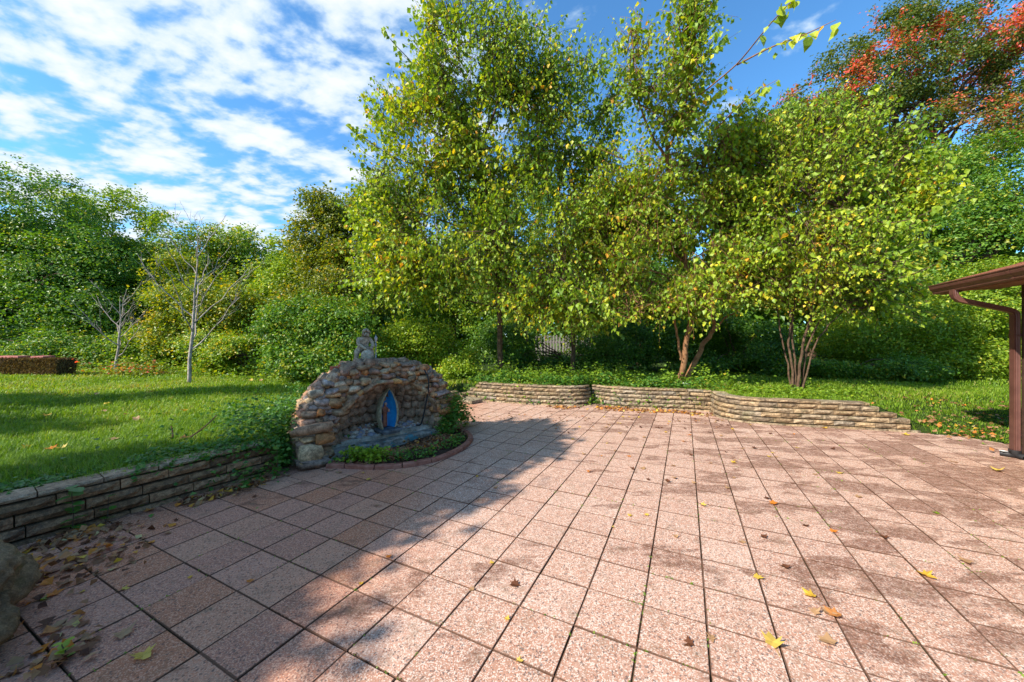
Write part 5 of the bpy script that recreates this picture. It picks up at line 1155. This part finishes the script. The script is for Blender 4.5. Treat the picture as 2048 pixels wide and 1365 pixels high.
sprig('wall_plant', 'leafy seedling between the left wall end and the grotto', P(543, 955) + Vector((.085, -.05, 0)), .34, 16, .06, 604, lean=(.02, .0))
sprig('weed_plant', 'green weed with narrow leaves beside the near boulders', P(128, 1318), .07, 8, .04, 605, 'bright')
sprig('weed_plant', 'small bright weed at the foot of the middle back wall', P(1405, 820), .16, 12, .075, 606, 'bright')
sprig('weed_plant', 'light sprawling weed on the far end of the third wall top', Vector((5.2, 6.35, .38)), .16, 14, .07, 607, 'bright')
# sticks in the ivy, white stake, pipe end
for k, (a, b, r, lab) in enumerate((((-3.52, 3.9, .40), (-3.30, 3.98, .62), .010, 'leaning bare stick poking out of the ivy on the left lawn edge'), ((-3.72, 3.9, .38), (-3.73, 3.9, .52), .009, 'short upright stub left of the leaning stick'))):
    T = Tubes(); T.add(bez(np.array(a), (np.array(a) + np.array(b)) / 2 + [.02, 0, -.02], np.array(b), 6), np.linspace(r, r * .6, 6), 6); tag(link('stick', T.mesh('stick', BARK_OR)), lab, 'stick')
wst = simple_mat('white_paint_post', (.62, .62, .60), (.72, .72, .70), 12, .7, .3, .1, .001)
T = Tubes(); p = onground(937, 10.4); T.add([(p[0], p[1], p[2] - .1), (p[0] + .005, p[1], p[2] + .45), (p[0] + .01, p[1], p[2] + .72), (p[0] + .01, p[1], p[2] + .73)], [.013, .013, .013, .004], 8); tag(link('stake', T.mesh('stake', wst)), 'thin white stake by the left end of the back wall', 'stake')
T = Tubes(); T.add([(4.12, 8.55, .42), (4.08, 8.2, .44), (4.06, 8.05, .45)], [.035, .035, .035], 12); tag(link('pipe', T.mesh('pipe', wst)), 'short pale pipe end lying at the foot of the orange barked tree', 'pipe')
def rubble():
    rr = random.Random(12)
    labs = ['flat tan flagstone at the left end of the back wall, lowest and nearest', 'tan stone step block left of the back wall, behind the nearest flagstone', 'loose tan block on the left shoulder of the back wall, uppermost', 'mossy tan stone beside the left end of the back wall']
    for k, (x, y, z, a, b, c) in enumerate(((-1.0, 8.42, .02, .5, .36, .07), (-1.32, 8.8, .07, .34, .26, .1), (-1.42, 9.1, .26, .3, .24, .10), (-1.48, 8.62, .14, .26, .22, .1))):
        tag(link('flat_stone', split_block('flat_stone', a, b, c, BLOCK_M, 70 + k), None, (x, y, z), (0.03, .02, -.4 + rr.gauss(0, .2))), labs[k], 'stone')
rubble()

# ---- fallen leaves on the paving
def leaf_mesh(seed, kind):
    rr = random.Random(seed); cm = {'brown': (.0, .1), 'orange': (.66, .78), 'yellow': (.86, .93), 'tan': (.5, .58), 'green': None}[kind]
    bm = bmesh.new(); c = bm.verts.new((0, .45, .05)); pts = []
    lob = ((0, 0), (-.18, .12), (-.48, .10), (-.34, .34), (-.56, .62), (-.25, .62), (-.16, .80), (0, 1.08), (.16, .80), (.25, .62), (.56, .62), (.34, .34), (.48, .10), (.18, .12))
    curl = rr.uniform(.4, 1.1) if kind == 'brown' else rr.uniform(.25, .7); th = rr.uniform(0, 3)
    for x, y in lob:
        x += rr.uniform(-.05, .05); y += rr.uniform(-.05, .05); r = math.hypot(x, y - .45); u = x * math.cos(th) + (y - .45) * math.sin(th)
        pts.append(bm.verts.new((x * (1 - curl * .3 * abs(x)), y, .03 + curl * u * u * 1.5 + rr.uniform(0, .05))))
    for k in range(len(pts)): bm.faces.new((c, pts[k], pts[(k + 1) % len(pts)]))
    s = [bm.verts.new(q_) for q_ in ((-.012, .02, .03), (.012, .02, .03), (.05, -.45, .02), (.03, -.45, .02))]; bm.faces.new(s)
    mat = FM['bright'] if kind == 'green' else LITTER_M; me = bm_mesh('fallen_leaf', bm, mat); t = rr.uniform(*cm) if cm else .5
    a = me.attributes.new('tint', 'FLOAT', 'POINT'); a.data.foreach_set('value', np.full(len(me.vertices), t, np.float32)); return me
LM = {k: [leaf_mesh(i * 7 + n_, k) for i in range(5)] for n_, k in enumerate(('brown', 'orange', 'yellow', 'tan', 'green'))}
def drop(px, py, kind, size, label, group, seed):
    rr = random.Random(seed); p = P(px, py, 0.002)
    o = link('fallen_leaf', rr.choice(LM[kind]), None, (p.x, p.y, .003), (rr.gauss(0, .10), rr.gauss(0, .10), rr.uniform(0, 6.28)), (size * .66,) * 3); tag(o, label, 'leaf', group)
G_ = 'fallen leaves on the paving'
named = [(1037, 1166, 'brown', .10, 'curled dark brown leaf alone on a bright paver at the lower centre'), (1552, 1300, 'yellow', .14, 'large pale yellow leaf with long stalk near the bottom edge'), (1388, 1292, 'brown', .09, 'thin brown curled leaf standing on edge near the bottom centre'),
 (1420, 1270, 'tan', .07, 'small tan leaf on a joint beside the thin curled leaf'), (1838, 1146, 'yellow', .12, 'wide yellow leaf on a joint in the right foreground'), (1925, 1118, 'tan', .12, 'long tan and brown leaf far right of the wide yellow one'), (1878, 1028, 'green', .07, 'single bright green leaf on the stained paving'),
 (1655, 1292, 'tan', .11, 'large tan leaf right of the pale yellow one at the bottom'), (1632, 1198, 'yellow', .10, 'golden leaf topmost in the small cluster right of centre'), (1622, 1226, 'tan', .08, 'tan leaf left in the small cluster right of centre'), (1684, 1238, 'orange', .11, 'orange leaf lowest in the small cluster right of centre'), (1643, 1222, 'tan', .09, 'pale leaf in the middle of the small cluster right of centre'),
 (1508, 1152, 'yellow', .08, 'yellow leaf on a joint above the bottom row of leaves'), (1560, 1134, 'brown', .09, 'dark red brown three pointed leaf near the centre right'), (1764, 1072, 'brown', .10, 'dark brown leaf at a paver crossing on the right'), (1671, 1066, 'orange', .08, 'orange brown leaf on the long joint left of the dark brown one'), (1604, 1052, 'brown', .08, 'rust brown cupped leaf on the paving right of centre'),
 (1523, 1076, 'brown', .08, 'brown leaf curled like a ring on the paving'), (1357, 1076, 'tan', .07, 'light tan leaf with a dark shadow in the middle of the paving'), (1490, 1085, 'tan', .07, 'pale ochre leaf beside the ring shaped brown leaf'), (776, 1112, 'orange', .07, 'small orange brown leaf on the shade boundary'), (718, 1170, 'yellow', .045, 'tiny yellow leaf just inside the sunlit area at left'),
 (500, 1166, 'orange', .07, 'orange and brown leaf in the shaded left paving'), (381, 1157, 'yellow', .045, 'tiny bright yellow star shaped leaf on a plum coloured paver'), (240, 1181, 'yellow', .06, 'small yellow leaf at a joint crossing in the shade'), (228, 1280, 'tan', .12, 'tan leaf with a long stalk in the shaded near left'), (277, 1310, 'yellow', .13, 'yellowish tan leaf nearest the bottom left shade edge'),
 (92, 1196, 'orange', .10, 'orange leaf touching a green one beside the boulders'), (75, 1204, 'green', .09, 'green leaf lying beside the boulders'), (100, 1272, 'orange', .12, 'crumpled orange leaf by the boulders'), (115, 1248, 'tan', .12, 'tan curled leaf just above the crumpled orange leaf'), (158, 1280, 'tan', .11, 'flat tan leaf right of the crumpled orange leaf'), (108, 1315, 'orange', .1, 'orange brown leaf under the near green weed'),
 (290, 1025, 'orange', .11, 'bright orange maple leaf at the foot of the left wall'), (212, 1055, 'tan', .13, 'large dry tan leaf heap piece by the left wall'), (152, 1075, 'orange', .09, 'orange leaf beside the tall seedling'), (168, 1090, 'brown', .10, 'rusty leaf just below the tall seedling'), (352, 1043, 'brown', .06, 'brown curled leaf on the second paver from the left wall'),
 (498, 958, 'orange', .11, 'orange leaf among the litter below the bushy seedling'), (580, 952, 'tan', .09, 'tan leaf at the grotto end of the left wall'), (735, 959, 'yellow', .07, 'pale yellow leaf in front of the curved edging, left one'), (728, 947, 'yellow', .05, 'little yellow leaf almost touching the curved edging'), (684, 945, 'tan', .10, 'brown oak like leaf left of the curved edging'), (506, 993, 'brown', .07, 'dark curled leaf on the rusty pavers'), (460, 1014, 'tan', .05, 'small tan leaf on a joint in the rusty pavers'),
 (750, 1012, 'tan', .05, 'tan leaf on the paving below the curved edging'), (957, 953, 'yellow', .055, 'yellow leaf on a joint between shade and sun'), (993, 975, 'tan', .07, 'tan leaf with upright stalk at the shade edge'), (985, 1129, 'yellow', .05, 'yellow leaf on a joint crossing in the lower centre'), (945, 1183, 'tan', .05, 'tan curled leaf on a joint left of the lone dark brown leaf'),
 (1012, 1242, 'yellow', .045, 'tiny yellow leaf beside a brown one on a joint'), (1032, 1323, 'yellow', .05, 'sliver of yellow leaf at the bottom centre'), (1264, 1033, 'yellow', .06, 'yellow leaf, left of a close pair in the middle'), (1295, 1029, 'yellow', .06, 'yellow leaf, right of a close pair in the middle'), (1224, 1055, 'yellow', .04, 'tiny lemon leaf left of the close pair'), (1400, 1010, 'yellow', .08, 'yellow brown leaf on a long joint in the mid distance'),
 (1995, 940, 'yellow', .17, 'long olive yellow leaf close to the downspout foot'), (1905, 925, 'tan', .12, 'tan folded leaf left of the downspout'), (1686, 948, 'yellow', .09, 'yellow leaf alone on pale paving left of the gutter end'), (1710, 992, 'tan', .09, 'tan leaf beside a small dark fragment on the right'), (1810, 871, 'yellow', .16, 'yellow leaf at the foot of the stepped wall end'), (1650, 856, 'yellow', .13, 'yellow green leaf pair against the third wall'),
 (1925, 883, 'green', .08, 'olive green leaf beyond the stepped wall end'), (1970, 890, 'green', .09, 'green brown leaf left of the downspout on the far pavers'), (1540, 998, 'brown', .08, 'brown leaf above a rusty one at the joint right of centre'), (1548, 1010, 'orange', .10, 'rusty leaf fallen across a joint right of centre')]
for k, (x, y, kd, s, lb) in enumerate(named): drop(x, y, kd, s * 1.0, lb, G_, 1000 + k)
rr = random.Random(33)
far = [(1230, 903), (1268, 940), (1286, 935), (1290, 938), (1335, 965), (1348, 955), (1350, 933), (1392, 968), (1170, 910), (1200, 912), (1212, 887), (1237, 867), (1255, 912), (1175, 945), (1215, 855), (1222, 851), (1265, 853), (1282, 856), (1285, 875), (1320, 857), (1322, 855), (1300, 960), (1465, 955), (1456, 975), (1425, 928), (1382, 912), (1378, 865), (1375, 870), (1360, 843), (1438, 853), (1421, 866), (1450, 905), (1245, 838), (1225, 832), (1206, 834), (1280, 836), (1115, 852), (1092, 860), (1138, 867), (1146, 880), (1070, 875), (1082, 831), (1063, 820), (1110, 858), (1162, 833), (1336, 843), (1502, 850), (1540, 867), (1585, 868), (1575, 868), (1630, 948), (1545, 915), (1590, 895), (1549, 907), (1555, 914), (1664, 897), (1487, 877), (1488, 899), (1505, 897), (1465, 921), (1472, 927), (1445, 872), (1408, 848), (1395, 842), (1442, 850), (1372, 884), (1357, 842), (1310, 842), (1320, 832), (1255, 826), (1270, 830), (1500, 935)]
kinds = ['brown', 'brown', 'tan', 'yellow', 'tan', 'orange']
def far_label(kd, x, y):
    if y < 843: w = ('against the foot of the curved left back wall' if x < 1190 else 'against the foot of the middle back wall' if x < 1400 else 'by the bend before the third wall section')
    elif x < 1180: w = 'on the dappled far paving right of the grotto'
    elif x < 1330: w = 'on the far paving left of the orange trunks'
    elif x < 1440: w = 'on the far paving straight before the orange trunks'
    else: w = 'on the paving before the third wall section'
    sh = {'brown': 'small curled brown leaf ', 'tan': 'small tan leaf ', 'yellow': 'small yellow leaf ', 'orange': 'small orange leaf '}[kd]
    return sh + w, 'small %s leaves ' % kd + w
for k, (x, y) in enumerate(far):
    kd = kinds[rr.randrange(6)]; drop(x, y, kd, rr.uniform(.055, .095), *far_label(kd, x, y), 2000 + k)
for k in range(90):
    x = rr.uniform(960, 1480); y = 823 + (x - 960) * .035 + abs(rr.gauss(0, 1)) * 13; kd = kinds[rr.randrange(6)]
    p = P(x, y)
    if signed_out(p.x, p.y) > -.06: continue
    drop(x, y, kd, rr.uniform(.05, .085), *far_label(kd, x, y), 3000 + k)
for k in range(26):   # a few on the lawn
    x = rr.uniform(-9, -3.2); y = rr.uniform(3.2, 9)
    if signed_out(x, y) < .5 or abs(x) > y * 1.4: continue
    kd = kinds[rr.randrange(2, 6)]; o = link('fallen_leaf', rr.choice(LM[kd]), None, (x, y, gz(x, y) + .055), (rr.gauss(0, .3), rr.gauss(0, .3), rr.uniform(0, 6.28)), (rr.uniform(.07, .11),) * 3); tag(o, kd + ' leaf lying in the grass of the left lawn', 'leaf', kd + ' leaves in the left lawn')
